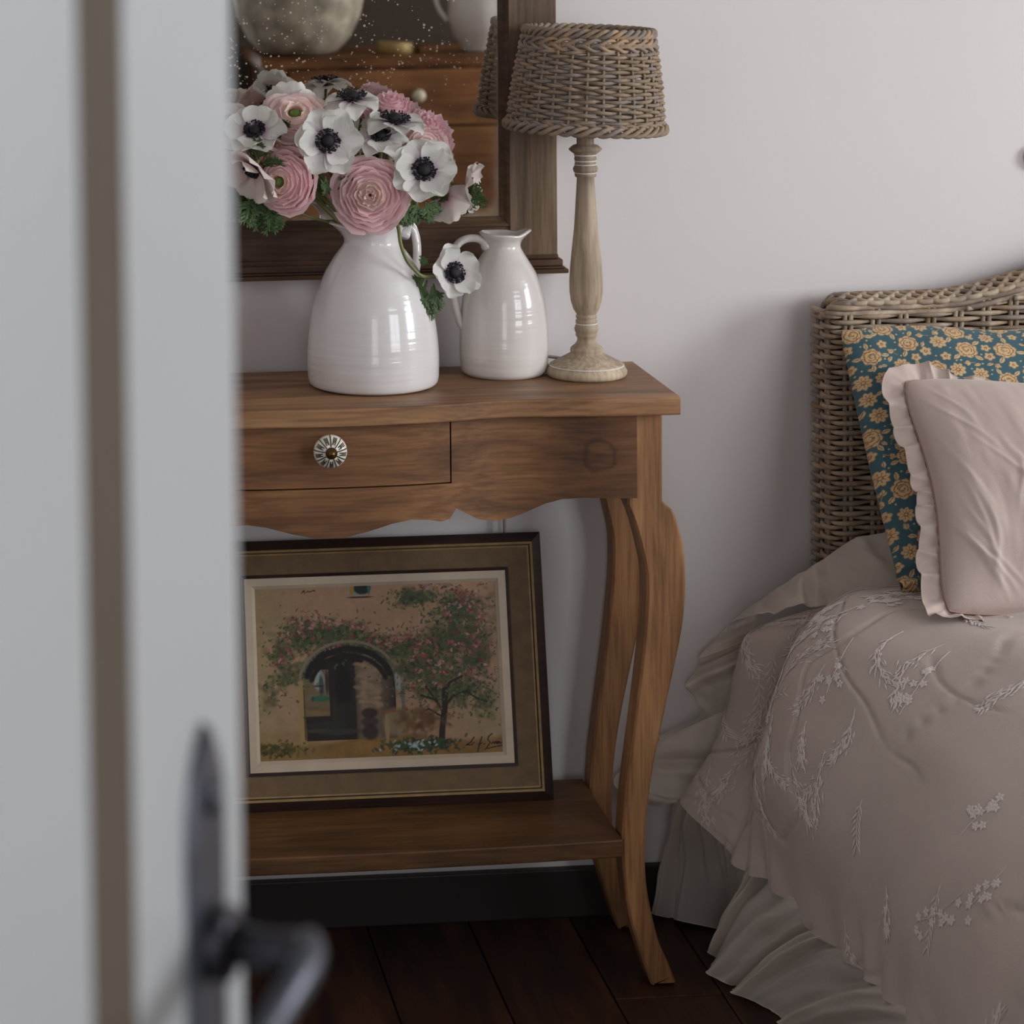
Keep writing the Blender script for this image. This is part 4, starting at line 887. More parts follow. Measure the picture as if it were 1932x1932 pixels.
anemone('blush white anemone facing right, outermost on the right side', 880, 352, -.135, (.88, -.05, .38), .036, 10, n1=6, n2=2, cup=.35, curl=.05, mat=m_anp, dome=.8)
anemone('blush anemone turned away below the wide white one, petals hanging', 842, 374, -.15, (.42, -.55, -.5), .032, 12, n1=6, n2=2, cup=.4, curl=.0, mat=m_anp, noeye=True, lf=.022)
ax_ = at(752, 425, -.19); vias = np.array([at(800, 522, -.195), at(783, 510, -.20), at(767, 490, -.205), at(756, 460, -.205), at(752, 432, -.20)])
anemone('single white anemone on a drooping stem over the side of the large pitcher', 855, 515, -.175, (.40, .26, .86), .038, 11, n1=5, n2=2, cup=.38, curl=.10, via=vias, end=at(747, 418, -.165), dome=.95, rot=.5)
ranunculus('full pink ranunculus with curled cream middle, low at the front of the bouquet', 699, 368, -.205, (-.08, .10, 1), .0455, 21, m_pk, m_crm, rings=9, flat=.5)
ranunculus('pink ranunculus with a green eye, facing left at the lower left front', 533, 343, -.20, (-.52, .06, .85), .039, 22, m_pk, m_crm, eye=.0075, rings=8, flat=.62)
ranunculus('pale pink open ranunculus with green eye, upper left of the bouquet', 557, 219, -.160, (.02, .70, .70), .046, 23, m_pale, m_crm, eye=.009, rings=6, flat=.5)
ranunculus('frilly pink bloom at the top right of the bouquet', 738, 200, -.10, (.05, .86, .45), .033, 24, m_pk2, rings=7, tooth=.16, flat=.7, openk=.4)
ranunculus('frilly pink bloom at the right edge of the bouquet', 810, 246, -.125, (.40, .62, .62), .037, 25, m_pk2, rings=8, tooth=.16, flat=.75, openk=.4)
ranunculus('plain pink ranunculus mostly hidden behind the largest anemone', 580, 256, -.180, (-.35, .35, .85), .036, 26, m_pale, m_pale, rings=6)
ranunculus('salmon pink ranunculus tucked under the edge-on white anemone', 800, 276, -.15, (.2, .25, .9), .032, 27, m_pale, m_pale, rings=6)
# loose greenery between the heads: each cut leaf sprig is a thing of its own
def sprig(label, spots, size, seed):
    R = np.random.RandomState(seed); c0 = at(*spots[0][:3]); th = thing('leaf_sprig', label, 'leaves', tuple(c0), 'green leaf sprigs in the large pitcher')
    for px, py, Y, r, u_ in spots:
        c = at(px, py, Y); d = face_dir(r, u_, .25)
        for k in range(3):
            mb = MB(); dd = d/np.linalg.norm(d) + R.normal(0, .28, 3); fern(mb, c, dd, V3([R.normal(0, .3), -1, R.normal(0, .3)]), size*R.uniform(.8, 1.2), R); mb.obj('leaf', m_leaf, th)
    mb = MB(); mb.tube(cr([c0, c0*.5+mouth*.5+V3([0, .01, -.005]), mouth], 12), .0018, 6); mb.obj('stem', m_stem, th, True)
sprig('dark green leaf sprig hanging below the left ranunculus', [(478, 368, -.165, -.15, -1), (505, 378, -.165, .15, -1), (460, 372, -.16, -.7, -.8), (500, 372, -.16, -.2, -.9)], .040, 61)
sprig('dark green leaves under the largest anemone', [(640, 335, -.185, .6, -.5), (622, 340, -.18, -.5, -.4), (655, 330, -.18, .9, .1)], .026, 62)
sprig('bright green leaf sprig below the wide white anemone', [(788, 380, -.165, .1, -1), (775, 378, -.165, -.3, -.9), (802, 380, -.16, .5, -.9)], .030, 63)
sprig('bright green leaves at the lower right of the bouquet', [(870, 372, -.14, .5, -.6), (880, 366, -.14, .9, -.3), (838, 372, -.145, .1, -1), (862, 376, -.14, .1, -.8)], .026, 64)
sprig('small green leaves between the upper left blooms', [(541, 250, -.17, -.3, -.5), (535, 245, -.17, .2, .6), (708, 228, -.13, .2, .5), (690, 262, -.16, .1, -.6)], .016, 65)
# fern-like ruff behind the drooping anemone
dr_ = [o for o in bpy.data.objects if o.name.startswith('anemone') and 'drooping' in o.get('label', '')][0]
R_f = np.random.RandomState(70)
for px, py, r, u_, s_ in ((797, 520, -.6, -.8, .032), (806, 528, -.35, -1, .046), (815, 540, -.1, -1, .042), (818, 535, .15, -1, .036), (802, 522, -.9, -.4, .024), (812, 500, -.5, .35, .018), (800, 524, -.5, -1, .040)):
    mb = MB(); fern(mb, at(px, py, -.180), face_dir(r, u_, .1), V3([.2, -1, .2]), s_, R_f, .75, 5); mb.obj('leaf', m_leaf, dr_)

# ------------------------------------------------------------------ bed with woven headboard
m_rat = strand_mat('grey_rattan', ['#6b5b4b', '#9d8562', '#8f837a', '#a28c74', '#b7a691', '#877669'], 13)
m_matt = plain('mattress_ticking', '#d9d3cc', .85, .03)
BX0, BX1, BYF, BYB = 1.111, 2.66, -.088, -.022
def ztop(x):
    """camelback top edge of the headboard"""
    d = np.minimum(np.asarray(x)-BX0, BX1-np.asarray(x))
    k = np.clip((d-.14)/.36, 0, 1); return .868 + .075*(k*k*(3-2*k))
bed = thing('bed', 'bed with grey-brown woven rattan headboard against the white wall', 'bed', ((BX0+BX1)/2, -1.05, 0))
hb = MB(); xs_ = np.linspace(BX0+.012, BX1-.012, 60)
hb.prism([(x, z-.016) for x, z in zip(xs_, ztop(xs_))] + [(BX1-.012, .02), (BX0+.012, .02)], BYF+.016, BYB-.006)
m_core = plain('dark_headboard_core', '#2c2119', .8, .2)
head = hb.obj('headboard', m_core, bed)
# path of the weave round the left end: back, end face, front
def hpath(s):
    """arc position -> plan point and outward normal; s = 0 at the front left corner, negative round the end"""
    s = np.asarray(s, dtype=float); r = .012; x = np.empty_like(s); y = np.empty_like(s); nx = np.empty_like(s); ny = np.empty_like(s)
    q = r*PI/2; a = s >= q; x[a] = BX0+r+(s[a]-q); y[a] = BYF; nx[a] = 0; ny[a] = -1
    b = (s < q) & (s > 0); t = s[b]/q*PI/2; x[b] = BX0+r-r*np.cos(t); y[b] = BYF+r-r*np.sin(t); nx[b] = -np.cos(t); ny[b] = -np.sin(t)
    c = s <= 0; x[c] = BX0; y[c] = BYF+r-s[c]; nx[c] = -1; ny[c] = 0
    return x, y, nx, ny
PITCH_S = .0385; S0 = .030; SEND = BX1-BX0-.02; SBACK = -(BYB-BYF-.012)
spos = [S0 - PITCH_S*.95] + list(S0 + PITCH_S*np.arange(int((SEND-S0)/PITCH_S)+1))
spos = [SBACK+.006] + spos
spos = np.array(spos); sid = np.arange(len(spos))
for k, s in enumerate(spos):                                  # stakes stand in pairs
    for o in (-.0042, .0042) if k > 0 else (0,):
        x, y, nx, ny = hpath(np.array([s+o])); x, y = x[0]-nx[0]*.001, y[0]-ny[0]*.001
        zt_ = float(ztop(np.clip(x, BX0, BX1)))-(.004 if s > 0 else .020)
        mb = MB(); mb.tube([(x, y, .28), (x, y, .6), (x, y, zt_)], .0033, 7); mb.obj('stake', m_rat, head, True)
zr = .285; i = 0
ss = np.arange(SBACK, SEND, PITCH_S/7)
ph_ = np.interp(ss, spos, sid)
while zr < .935:
    x, y, nx, ny = hpath(ss); zt_ = ztop(np.clip(x, BX0, BX1))
    follow = zr > .843
    m = zt_ - zr > .020
    if m.sum() > 12:
        co = np.cos(PI*ph_[m] + PI*(i % 2)); rr = .0046*np.sign(co)*np.abs(co)**.8
        idx = np.where(m)[0]
        runs = np.split(np.arange(m.sum()), np.where(np.diff(idx) > 1)[0]+1)
        mb = MB()
        for run in runs:
            if len(run) < 5: continue
            wob = .0005*np.sin(ss[m][run]*9+i)
            P = np.stack([x[m][run]+nx[m][run]*rr[run], y[m][run]+ny[m][run]*rr[run], np.full(len(run), zr)+wob], -1)
            mb.add(*tube(P, .0034*(.66+.44*(.5+.5*co[run])), 6))
        mb.obj('weaver', m_rat, head, True)
    zr += .0069; i += 1
# plaited top edge: strands wandering across the thickness, and a rolled row along the front
mb = MB(); xs_ = np.linspace(BX0+.002, BX1-.002, 330)
for k in range(7):
    lat = np.sin(xs_*2*PI/.16 + k*2*PI/7)*np.clip(np.minimum(xs_-BX0, BX1-xs_)/.03+.25, 0, 1); zz = ztop(xs_) - .003 + .0035*np.cos(2*(xs_*2*PI/.16 + k*2*PI/7))
    dd_ = np.minimum(xs_-BX0, BX1-xs_); zz = zz - .011*np.exp(-(dd_/.010)**2)
    mb.add(*tube(np.stack([xs_, (BYF+BYB)/2 - .002 + .034*lat, zz], -1), .0041, 6))
mb.obj('plaited_edge', m_rat, head, True)
for s0 in range(2):                                            # wrapped row just below the plait
    mb = MB(); P = []
    sv = np.arange(SBACK, SEND, .008); x, y, nx, ny = hpath(sv); zz = ztop(np.clip(x, BX0, BX1)) - .012 - s0*.0075 - .010*np.clip(-sv/.02+.2, 0, 1)
    pk_ = np.interp(sv, spos, sid); co = np.cos(PI*pk_+PI*s0)
    mb.add(*tube(np.stack([x+nx*(.001+.0025*co), y+ny*(.001+.0025*co), zz], -1), .0042, 6)); mb.obj('weaver', m_rat, head, True)
MB().box(1.50, 2.62, -2.05, -.10, .10, .28, .02).obj('bed_base', m_core, bed)
MB().box(1.46, 2.63, -2.06, -.10, .28, .44, .04).obj('mattress', m_matt, bed)
for x in (1.56, 2.58):
    for y in (-1.98, -.18): MB().box(x-.03, x+.03, y-.03, y+.03, 0, .11, .004).obj('bed_leg', m_core, bed)

# ------------------------------------------------------------------ quilt
def sec_px(Y, pts, dx=0): return [tuple(at(x, y, Y)[[0, 2]] + np.array([dx, 0])) for x, y in pts]
secs = [                                                     # (y, outline from the middle of the bed over the edge to the hem)
 (-.105, [(2.62, .47), (1.5, .475)] + sec_px(-.09, [(1690, 1098), (1560, 1135), (1420, 1185), (1392, 1240), (1365, 1350), (1335, 1420), (1285, 1485)])),
 (-.145, [(2.62, .48), (1.5, .485)] + sec_px(-.14, [(1690, 1104), (1560, 1142), (1430, 1190), (1398, 1250), (1374, 1350), (1345, 1430), (1290, 1520)])),
 (-.20, [(2.62, .495), (1.5, .50)] + sec_px(-.20, [(1690, 1108), (1590, 1140), (1530, 1190), (1500, 1270), (1478, 1370), (1440, 1470), (1340, 1600)], .02)),
 (-.245, [(2.62, .50), (1.5, .505)] + sec_px(-.245, [(1690, 1110), (1580, 1135), (1518, 1200), (1483, 1290), (1458, 1380), (1428, 1475), (1400, 1640)])),
 (-.31, [(2.62, .51), (1.5, .52), (1.135, .525), (1.045, .505), (1.002, .465), (.972, .405), (.955, .345), (.944, .28), (.955, .155)]),
 (-.42, [(2.62, .51), (1.5, .53), (1.19, .525), (1.085, .503), (1.030, .455), (.997, .39), (.978, .33), (.970, .26), (.982, .135)]),
 (-.58, [(2.62, .51), (1.5, .54), (1.27, .520), (1.17, .480), (1.105, .425), (1.065, .365), (1.035, .30), (1.018, .23), (1.012, .125)]),
 (-.80, [(2.62, .51), (1.65, .54), (1.40, .50), (1.29, .455), (1.20, .395), (1.13, .33), (1.075, .255), (1.04, .18), (1.02, .11)]),
 (-1.2, [(2.62, .51), (1.65, .54), (1.40, .50), (1.28, .455), (1.19, .395), (1.12, .33), (1.065, .255), (1.03, .18), (1.00, .11)]),
 (-1.7, [(2.62, .50), (1.5, .52), (1.17, .515), (1.085, .50), (1.03, .46), (1.00, .40), (.985, .34), (.98, .27), (1.00, .125)]),
 (-2.1, [(2.62, .50), (1.5, .51), (1.17, .505), (1.085, .49), (1.03, .45), (1.00, .39), (.985, .33), (.98, .26), (1.00, .125)])]
nv = 300
G = np.array([[(x, y, z) for x, z in pts] for y, pts in secs])           # sections x points x 3
ylist = np.array([s[0] for s in secs])
# denser samples where the photograph looks
pv = np.interp(np.linspace(0, 1, nv), [0, .62, .88, 1], [0, 5, 8, len(secs)-1])
Gv = np.zeros((nv, G.shape[1], 3))
Q = np.concatenate([[2*G[0]-G[1]], G, [2*G[-1]-G[-2]]]); ii = np.clip(pv.astype(int), 0, len(secs)-2); ff = (pv-ii)[:, None, None]
a_, b_, c_, d_ = Q[ii], Q[ii+1], Q[ii+2], Q[ii+3]
Gv = .5*((2*b_)+(c_-a_)*ff+(2*a_-5*b_+4*c_-d_)*ff**2+(3*b_-a_-3*c_+d_)*ff**3)
nu_ = 230
us = np.interp(np.linspace(0, 1, nu_), [0, .10, .30, 1], [0, 1, 2, G.shape[1]-1])
def catu(Gr):
    Q = np.concatenate([[2*Gr[0]-Gr[1]], Gr, [2*Gr[-1]-Gr[-2]]]); i = np.clip(us.astype(int), 0, len(Gr)-2); f = (us-i)[:, None]
    a, b, c, d = Q[i], Q[i+1], Q[i+2], Q[i+3]; return .5*((2*b)+(c-a)*f+(2*a-5*b+4*c-d)*f*f+(3*b-a-3*c+d)*f**3)
QS = np.array([catu(g) for g in Gv])                                       # nv x nu x 3
def normals(P):
    du = np.gradient(P, axis=0); dv = np.gradient(P, axis=1); n = np.cross(du, dv); return n/(np.linalg.norm(n, axis=2)[..., None]+1e-12)
NQ = normals(QS); NQ *= np.sign((NQ @ np.array([-.6, -.1, 1.]))[..., None] + 1e-9)
# arc lengths along the fall and the length of the bed, for folds and stitching
lu = np.concatenate([np.zeros((nv, 1)), np.cumsum(np.linalg.norm(np.diff(QS, axis=1), axis=2), axis=1)], 1); lu = lu - lu[:, -1:]
lv = np.repeat((-QS[:, 60, 1])[:, None], nu_, 1)
wq = 1.1*(vnoise(lu*8+11, lv*8+3, 51, 2)-.5); q1 = (lv*1.0 + lu*.55)/.19 + .45*np.sin(lu*11) + wq; q2 = (lv*1.0 - lu*.62)/.19 + .45*np.sin(lu*10+1) - wq
d1 = np.abs((q1 % 1)-.5)*2; d2 = np.abs((q2 % 1)-.5)*2
groove = np.maximum(np.exp(-((1-d1)/.04)**2), np.exp(-((1-d2)/.04)**2))
pk2 = vnoise(lu*60+9, lv*60+5, 33, 2); groove = groove*np.clip((vnoise(lu*9+2, lv*9+7, 52, 2)-.36)*5, 0, 1)*(.7+.6*pk2)
fade = np.clip((lv-.06)/.1, 0, 1)
disp = -.0042*groove*fade + .010*(vnoise(lu*7+20, lv*5+3, 31, 3)-.5) + .0045*(vnoise(lu*5+40, lv*26+8, 32, 2)-.5)*np.clip((lu+.42)/-.1, 0, 1)
hemk = np.exp(-((lu)/.05)**2); disp += hemk*.006*np.sin(lv*95+2*np.sin(lv*23))
QS = QS + NQ*disp[..., None]
NQ = normals(QS); NQ *= np.sign((NQ @ np.array([-.6, -.1, 1.]))[..., None] + 1e-9)
def cloth(name, col, rough=.85, sheen=.25, weave=700, bump=.25, tr=0., var=.05):
    m = plain(name, col, rough, var, 12, bump, weave, spec=.2); N, L = m.node_tree.nodes, m.node_tree.links; B = N['Principled BSDF']
    B.inputs['Sheen Weight'].default_value = sheen; B.inputs['Sheen Roughness'].default_value = .4
    if tr:
        t = nd(N, 'ShaderNodeBsdfTranslucent'); L.new(B.inputs['Base Color'].links[0].from_socket, t.inputs[0]); mx = nd(N, 'ShaderNodeMixShader', i_Fac=tr)
        L.new(B.outputs[0], mx.inputs[1]); L.new(t.outputs[0], mx.inputs[2]); L.new(mx.outputs[0], N['Material Output'].inputs[0])
    return m
m_q = cloth('blush_quilt_voile', '#c0b1a9', .6, .3)
m_ruf = cloth('thin_white_cotton', '#ede4da', .8, .1, 500, .15, .5)
m_emb = cloth('white_embroidery_thread', '#d9cfc9', .6, .2, 300, .3)
quilt = thing('quilt', 'dusty pink quilt with white embroidery and thin white frilled edge, on the bed', 'quilt', (1.5, -1.0, 0))
obj('cover', QS.reshape(-1, 3), gridf(nv, nu_), m_q, quilt, True)
# ruffles: gathered strips between a seam and a free hem
def frill(name, A, B, n, k, seed, amp, freq, sag=0., nvec=None, pleat=.35, parent=None, mat=None, hem=True):
    R = np.random.RandomState(seed); A = cr(A, n); B = cr(B, n); t = np.linspace(0, 1, k)
    P = A[:, None]*(1-t)[None, :, None] + B[:, None]*t[None, :, None]
    nn = normals(P) if nvec is None else np.broadcast_to(np.asarray(nvec, float), P.shape)
    s = np.concatenate([[0], np.cumsum(np.linalg.norm(np.diff(B, axis=0), axis=1))])
    ph = s*freq*2*PI + 1.6*np.sin(s*freq*1.7+seed) + .9*np.sin(s*freq*4.1+seed*2)
    env = np.interp(t, [0, .12, 1], [.12, .45, 1.])
    w = np.sin(ph)[:, None]*env[None] + pleat*np.sin(2.63*ph+1)[:, None]*np.interp(t, [0, .2, 1], [.5, 1, .5])[None] + .35*np.sin(.41*ph+seed)[:, None]*(t**1.5)[None]
    cr_ = vnoise(s[:, None]*38+seed*3+t[None]*2, t[None]*2.6+s[:, None]*9+seed, 60+seed, 3)-.5; P = P + nn*(amp*w + amp*1.7*cr_*np.interp(t, [0, .2, 1], [.2, 1, 1])[None])[..., None]; P[..., 2] -= sag*np.sin(PI*t)[None]
    P[..., 2] = np.maximum(P[..., 2], .0025); P[..., 1] = np.minimum(P[..., 1], -.004)
    o = obj(name, P.reshape(-1, 3), gridf(n, k), mat or m_ruf, parent or quilt, True)
    if hem:
        mb = MB(); mb.tube(P[:, -1], .0009, 5); mb.obj('stitched_hem', mat or m_ruf, o, True)
    return P
PQ = lambda L_: np.array([at(*p) for p in L_])
# head-end frill, upper part: laid back over the shoulder of the quilt
frill('ruffle', PQ([(1720, 1000, -.14), (1640, 1009, -.135), (1590, 1028, -.13), (1545, 1060, -.125), (1500, 1088, -.11), (1430, 1134, -.075), (1362, 1186, -.045)]),
      PQ([(1735, 1095, -.19), (1690, 1108, -.19), (1600, 1122, -.185), (1530, 1142, -.18), (1470, 1150, -.165), (1422, 1166, -.14)]), 150, 16, 3, .013, 9, nvec=(0, -.75, .6), pleat=.5)
# its falling part down the wall side
frill('ruffle', PQ([(1440, 1150, -.075), (1420, 1190, -.075), (1396, 1245, -.07), (1370, 1345, -.07), (1340, 1415, -.07), (1292, 1482, -.07), (1262, 1500, -.07)]),
      PQ([(1362, 1188, -.03), (1335, 1222, -.03), (1304, 1285, -.025), (1318, 1350, -.03), (1248, 1388, -.02), (1180, 1440, -.015), (1150, 1482, -.012)]), 200, 18, 5, .017, 11, nvec=(-.55, -.8, .1), pleat=.45)
frill('ruffle', PQ([(1390, 1330, -.085), (1350, 1420, -.085), (1300, 1490, -.085), (1275, 1515, -.085)]),
      PQ([(1260, 1390, -.04), (1215, 1425, -.03), (1160, 1470, -.03), (1215, 1520, -.03)]), 120, 16, 8, .013, 10, nvec=(-.5, -.8, .2), pleat=.5)
# hem frill down to the floor
hem = QS[:, -1][::3]; hem = hem + np.array([.006, 0, .008])
ys_h = hem[:, 1]
fl_px = [(1222, 1690, -.03), (1226, 1716, -.03)]
floor_pts = np.array([[.868, -.020, .012], [.880, -.03, .006], [.915, -.055, .004], [.957, -.088, .004], [.972, -.125, .012], [.955, -.165, .02], [.915, -.200, .018], [.903, -.232, .010], [.918, -.285, .006], [.950, -.365, .005], [.965, -.46, .005], [.962, -.58, .005], [.95, -.72, .005], [.96, -.9, .005], [.94, -1.2, .005], [.95, -1.6, .005], [.94, -2.1, .005]])
hs = np.array([np.interp(np.linspace(-ys_h[0], -ys_h[-1], 60), -ys_h, hem[:, k]) for k in range(3)]).T
# match seam points to floor points by distance along the bed
fp = cr(floor_pts, 260); tq = np.linspace(0, 1, 260)
hq = np.interp(tq, [0, .25, .40, .55, 1], [.0, .05, .10, .20, 1])*(len(hs)-1)
seam = np.array([np.interp(hq, np.arange(len(hs)), hs[:, k]) for k in range(3)]).T
seam[0] = at(1275, 1500, -.085); seam[1] = at(1280, 1512, -.09)
frill('ruffle', seam, fp, 700, 24, 12, .0125, 14, sag=-.012, nvec=(-.80, -.45, .35), pleat=.55)
# white embroidered sprays: stems with stitched leaves and blossoms, laid on the quilt
m_, n_ = nv, nu_
def qpos(i, j):
    i = np.clip(i, 0, m_-1.001); j = np.clip(j, 0, n_-1.001); a, b = int(i), int(j); f, g = i-a, j-b
    p = QS[a, b]*(1-f)*(1-g)+QS[a+1, b]*f*(1-g)+QS[a, b+1]*(1-f)*g+QS[a+1, b+1]*f*g; return p + NQ[a, b]*.0010, NQ[a, b]
cell_u = np.linalg.norm(np.diff(QS, axis=1), axis=2); cell_v = np.linalg.norm(np.diff(QS, axis=0), axis=2)
def walk(i, j, du, dv):
    """move by metres along the fall (du) and along the bed (dv)"""
    a, b = int(np.clip(i, 0, m_-2)), int(np.clip(j, 0, n_-2)); return i + dv/(cell_v[a, b]+1e-5), j + du/(cell_u[a, b]+1e-5)
def stitch(mb, i, j, ang, l, w):
    """one satin stitch, a slim raised lozenge"""
    e = []
    for du, dv in ((0, 0), (.5*l*math.cos(ang)-w*math.sin(ang), .5*l*math.sin(ang)+w*math.cos(ang)), (l*math.cos(ang), l*math.sin(ang)), (.5*l*math.cos(ang)+w*math.sin(ang), .5*l*math.sin(ang)-w*math.cos(ang))):
        e.append(walk(i, j, du, dv))
    pts = [qpos(*q) for q in e]; top = (pts[1][0]+pts[3][0])/2 + pts[0][1]*.0006
    mb.add([p[0] for p in pts] + [top], [(0, 1, 4), (1, 2, 4), (2, 3, 4), (3, 0, 4)])
RE = np.random.RandomState(41)
def thread(mb, path):
    pts = np.array([qpos(*q)[0] for q in path]); mb.add(*tube(pts, .0005, 4, False))
def spray(i, j, ang, L_, kind):
    mb = MB(); bend = RE.normal(0, .7); path = []; n = 16; a = ang; p = (i, j)
    for k in range(n):
        path.append((p[0], p[1], a)); a = ang + bend*(k/n)**1.3; p = walk(p[0], p[1], L_/n*math.cos(a), L_/n*math.sin(a))
        if not (1 < p[0] < m_-2 and 30 < p[1] < n_-3): break
    if len(path) < 5: return
    thread(mb, [q[:2] for q in path])
    for k in range(2, len(path)):
        q = path[k]
        if kind == 0:                          # heather: short stitches both sides, denser to the end
            for s in (-1, 1):
                for _ in range(1 if k < 6 else 3):
                    o = walk(q[0], q[1], RE.normal(0, .003), RE.normal(0, .0045 if k > 5 else .001)); stitch(mb, o[0], o[1], q[2]+s*RE.uniform(.15, .6), RE.uniform(.007, .016), .0011)
        elif kind == 1 and k > 4:              # little blossoms
            o = walk(q[0], q[1], RE.normal(0, .008), RE.normal(0, .008)); b = RE.rand()*6
            for z in range(5): stitch(mb, o[0], o[1], b+z*1.257, .0065, .0022)
        elif kind == 2 and k % 2 == 0:         # slim leaves in outline
            for s in (-1, 1): stitch(mb, q[0], q[1], q[2]+s*.5, RE.uniform(.012, .022), .0013)
    mb.obj('embroidered_spray', m_emb, quilt)
cnt = 0
for a in np.arange(6, m_-6, 14.):
    for b in np.arange(62, n_-12, 23.):
        i = a + RE.normal(0, 5); j = b + RE.normal(0, 8)
        if not (3 < i < m_-4 and 55 < j < n_-8): continue
        if i < 150 or RE.rand() < .75:
            spray(i, j, RE.normal(.0, .35) + (PI if RE.rand() < .25 else 0), RE.uniform(.05, .125), RE.choice(3, p=[.55, .2, .25])); cnt += 1

# ------------------------------------------------------------------ pillows
def frame3(TL, BL, right):
    up = TL-BL; h = np.linalg.norm(up); up = up/h; r = np.asarray(right, float); r = r - up*(r @ up); r /= np.linalg.norm(r); n = np.cross(r, up)
    if n[1] > 0: n = -n
    return up, r, n, h
def cushion(TL, BL, right, wd, T, nx, ny, seed, wr=.002, pull=.06, ro=.10):
    """two domed faces meeting in a seam; corners stand out, sides drawn in"""
    up, r, n, h = frame3(TL, BL, right); a = np.linspace(-1, 1, nx); b = np.linspace(-1, 1, ny); A, B = np.meshgrid(a, b, indexing='ij')
    X = A*np.sqrt(1-ro*B**6)*wd/2*(1-pull*np.cos(B*PI/2)**1.2); Y = B*np.sqrt(1-ro*A**6)*h/2*(1-pull*np.cos(A*PI/2)**1.2)
    th = T*np.power(np.clip((1-A**2)*(1-B**2), 0, 1), .42)
    w = wr*(vnoise((A+1)*4+seed, (B+1)*1.5+seed, seed, 3)-.5)*2*np.clip((1-np.maximum(abs(A), abs(B)))*8, 0, 1)
    c = BL + up*h/2 + r*wd/2
    f = lambda s, k: c + X[..., None]*r + Y[..., None]*up + ((th*s + w*k)[..., None])*n
    return f(1, 1), f(-.8, 0), (c, up, r, n, h), (A, B)
def print_fabric(n, m, wid, hgt):
    """flat print: tan blossoms, buds and leaves with brown outlines on teal, drawn in metres"""
    R = np.random.RandomState(3); A = np.zeros((m, n, 3)); c = lambda h: np.array(lin(h)[:3]); A[:] = c('#3d5d66'); px = n/wid
    TAN, OUT, MID = c('#c9ad82'), c('#7f5138'), c('#ae8c5f'); occ = np.zeros((m, n), bool)
    yy, xx = np.mgrid[0:m, 0:n]
    def region(x, y, r): return slice(max(0, int((y-r)*px)), min(m, int((y+r)*px)+2)), slice(max(0, int((x-r)*px)), min(n, int((x+r)*px)+2))
    def poly(x, y, rf, r, col, edge=None):
        ys, xs = region(x, y, r*1.3)
        if ys.stop <= ys.start or xs.stop <= xs.start: return
        dx = xx[ys, xs]/px-x; dy = yy[ys, xs]/px-y; d = np.hypot(dx, dy); q = rf(np.arctan2(dy, dx))
        ins = d < q; A[ys, xs][ins] = col; occ[ys, xs] |= d < q+.0012
        if edge is not None: e = (d < q) & (d > q-.0009); A[ys, xs][e] = edge
    def petalrose(x, y, r, k, rot, depth=.22): poly(x, y, lambda t: r*(1-depth+depth*np.abs(np.cos((t+rot)*k/2))), r, TAN, OUT*.6+TAN*.4)
    def arc(x, y, r, a0, a1, w=.0009, col=OUT):
        ys, xs = region(x, y, r*1.3)
        if ys.stop <= ys.start or xs.stop <= xs.start: return
        dx = xx[ys, xs]/px-x; dy = yy[ys, xs]/px-y; d = np.hypot(dx, dy); t = (np.arctan2(dy, dx)-a0) % (2*PI)
        A[ys, xs][(np.abs(d-r) < w/2*1.3) & (t < a1)] = col
    def ray(x, y, r0, r1, a, w=.0009, col=OUT):
        for q in np.linspace(r0, r1, max(3, int((r1-r0)*px*1.5))):
            i, j = int((y+q*math.sin(a))*px), int((x+q*math.cos(a))*px); h_ = max(0, int(w*px/2))
            if 0 <= i < m and 0 <= j < n: A[max(0, i-h_):i+h_+1, max(0, j-h_):j+h_+1] = col
    def leaf(x, y, l, a, col=TAN):
        ys, xs = region(x, y, l)
        if ys.stop <= ys.start or xs.stop <= xs.start: return
        dx = xx[ys, xs]/px-x; dy = yy[ys, xs]/px-y; u = dx*math.cos(a)+dy*math.sin(a); v = -dx*math.sin(a)+dy*math.cos(a)
        k = np.abs(v) < .26*l*np.sin(np.clip(u/l, 0, 1)*PI)**.8; k &= (u > 0) & (u < l); A[ys, xs][k] = col; occ[ys, xs] |= k; ray(x, y, .15*l, .8*l, a, .0007, OUT)
    def free(x, y, r):
        ys, xs = region(x, y, r); return ys.stop > ys.start and xs.stop > xs.start and not occ[ys, xs].any()
    def put(r, N_, fn, rr):
        k = 0
        for _ in range(N_*30):
            x, y = R.uniform(0, wid), R.uniform(0, hgt)
            if free(x, y, r*rr): fn(x, y, r*R.uniform(.88, 1.08)); k += 1
            if k >= N_: break
    def big(x, y, r):
        rot = R.rand()*6
        for k in range(4):
            t = rot+R.uniform(-.3, .3)+k*1.6
            if R.rand() < .8: leaf(x+.92*r*math.cos(t), y+.92*r*math.sin(t), r*.8, t+R.uniform(-.4, .4))
        petalrose(x, y, r, 7, rot, .16)
        for k in range(5): arc(x+.28*r*math.cos(rot+k*1.3), y+.28*r*math.sin(rot+k*1.3), r*.42, rot+k*1.3-.9, 2.2)
        for k in range(3): arc(x, y, r*(.16+.13*k), rot+k*2, 3.6)
        for k in range(7): ray(x, y, r*.72, r*.92, rot+k*.9)
    def daisy(x, y, r):
        rot = R.rand()*6; petalrose(x, y, r, 8, rot, .30)
        for k in range(8): ray(x, y, r*.32, r*.62, -rot+k*PI/4)
        poly(x, y, lambda t: r*.27+0*t, r*.27, MID, OUT); poly(x, y, lambda t: r*.12+0*t, r*.12, TAN)
    def small(x, y, r):
        rot = R.rand()*6; petalrose(x, y, r, 5, rot, .35); poly(x, y, lambda t: r*.3+0*t, r*.3, OUT); poly(x, y, lambda t: r*.14+0*t, r*.14, TAN)
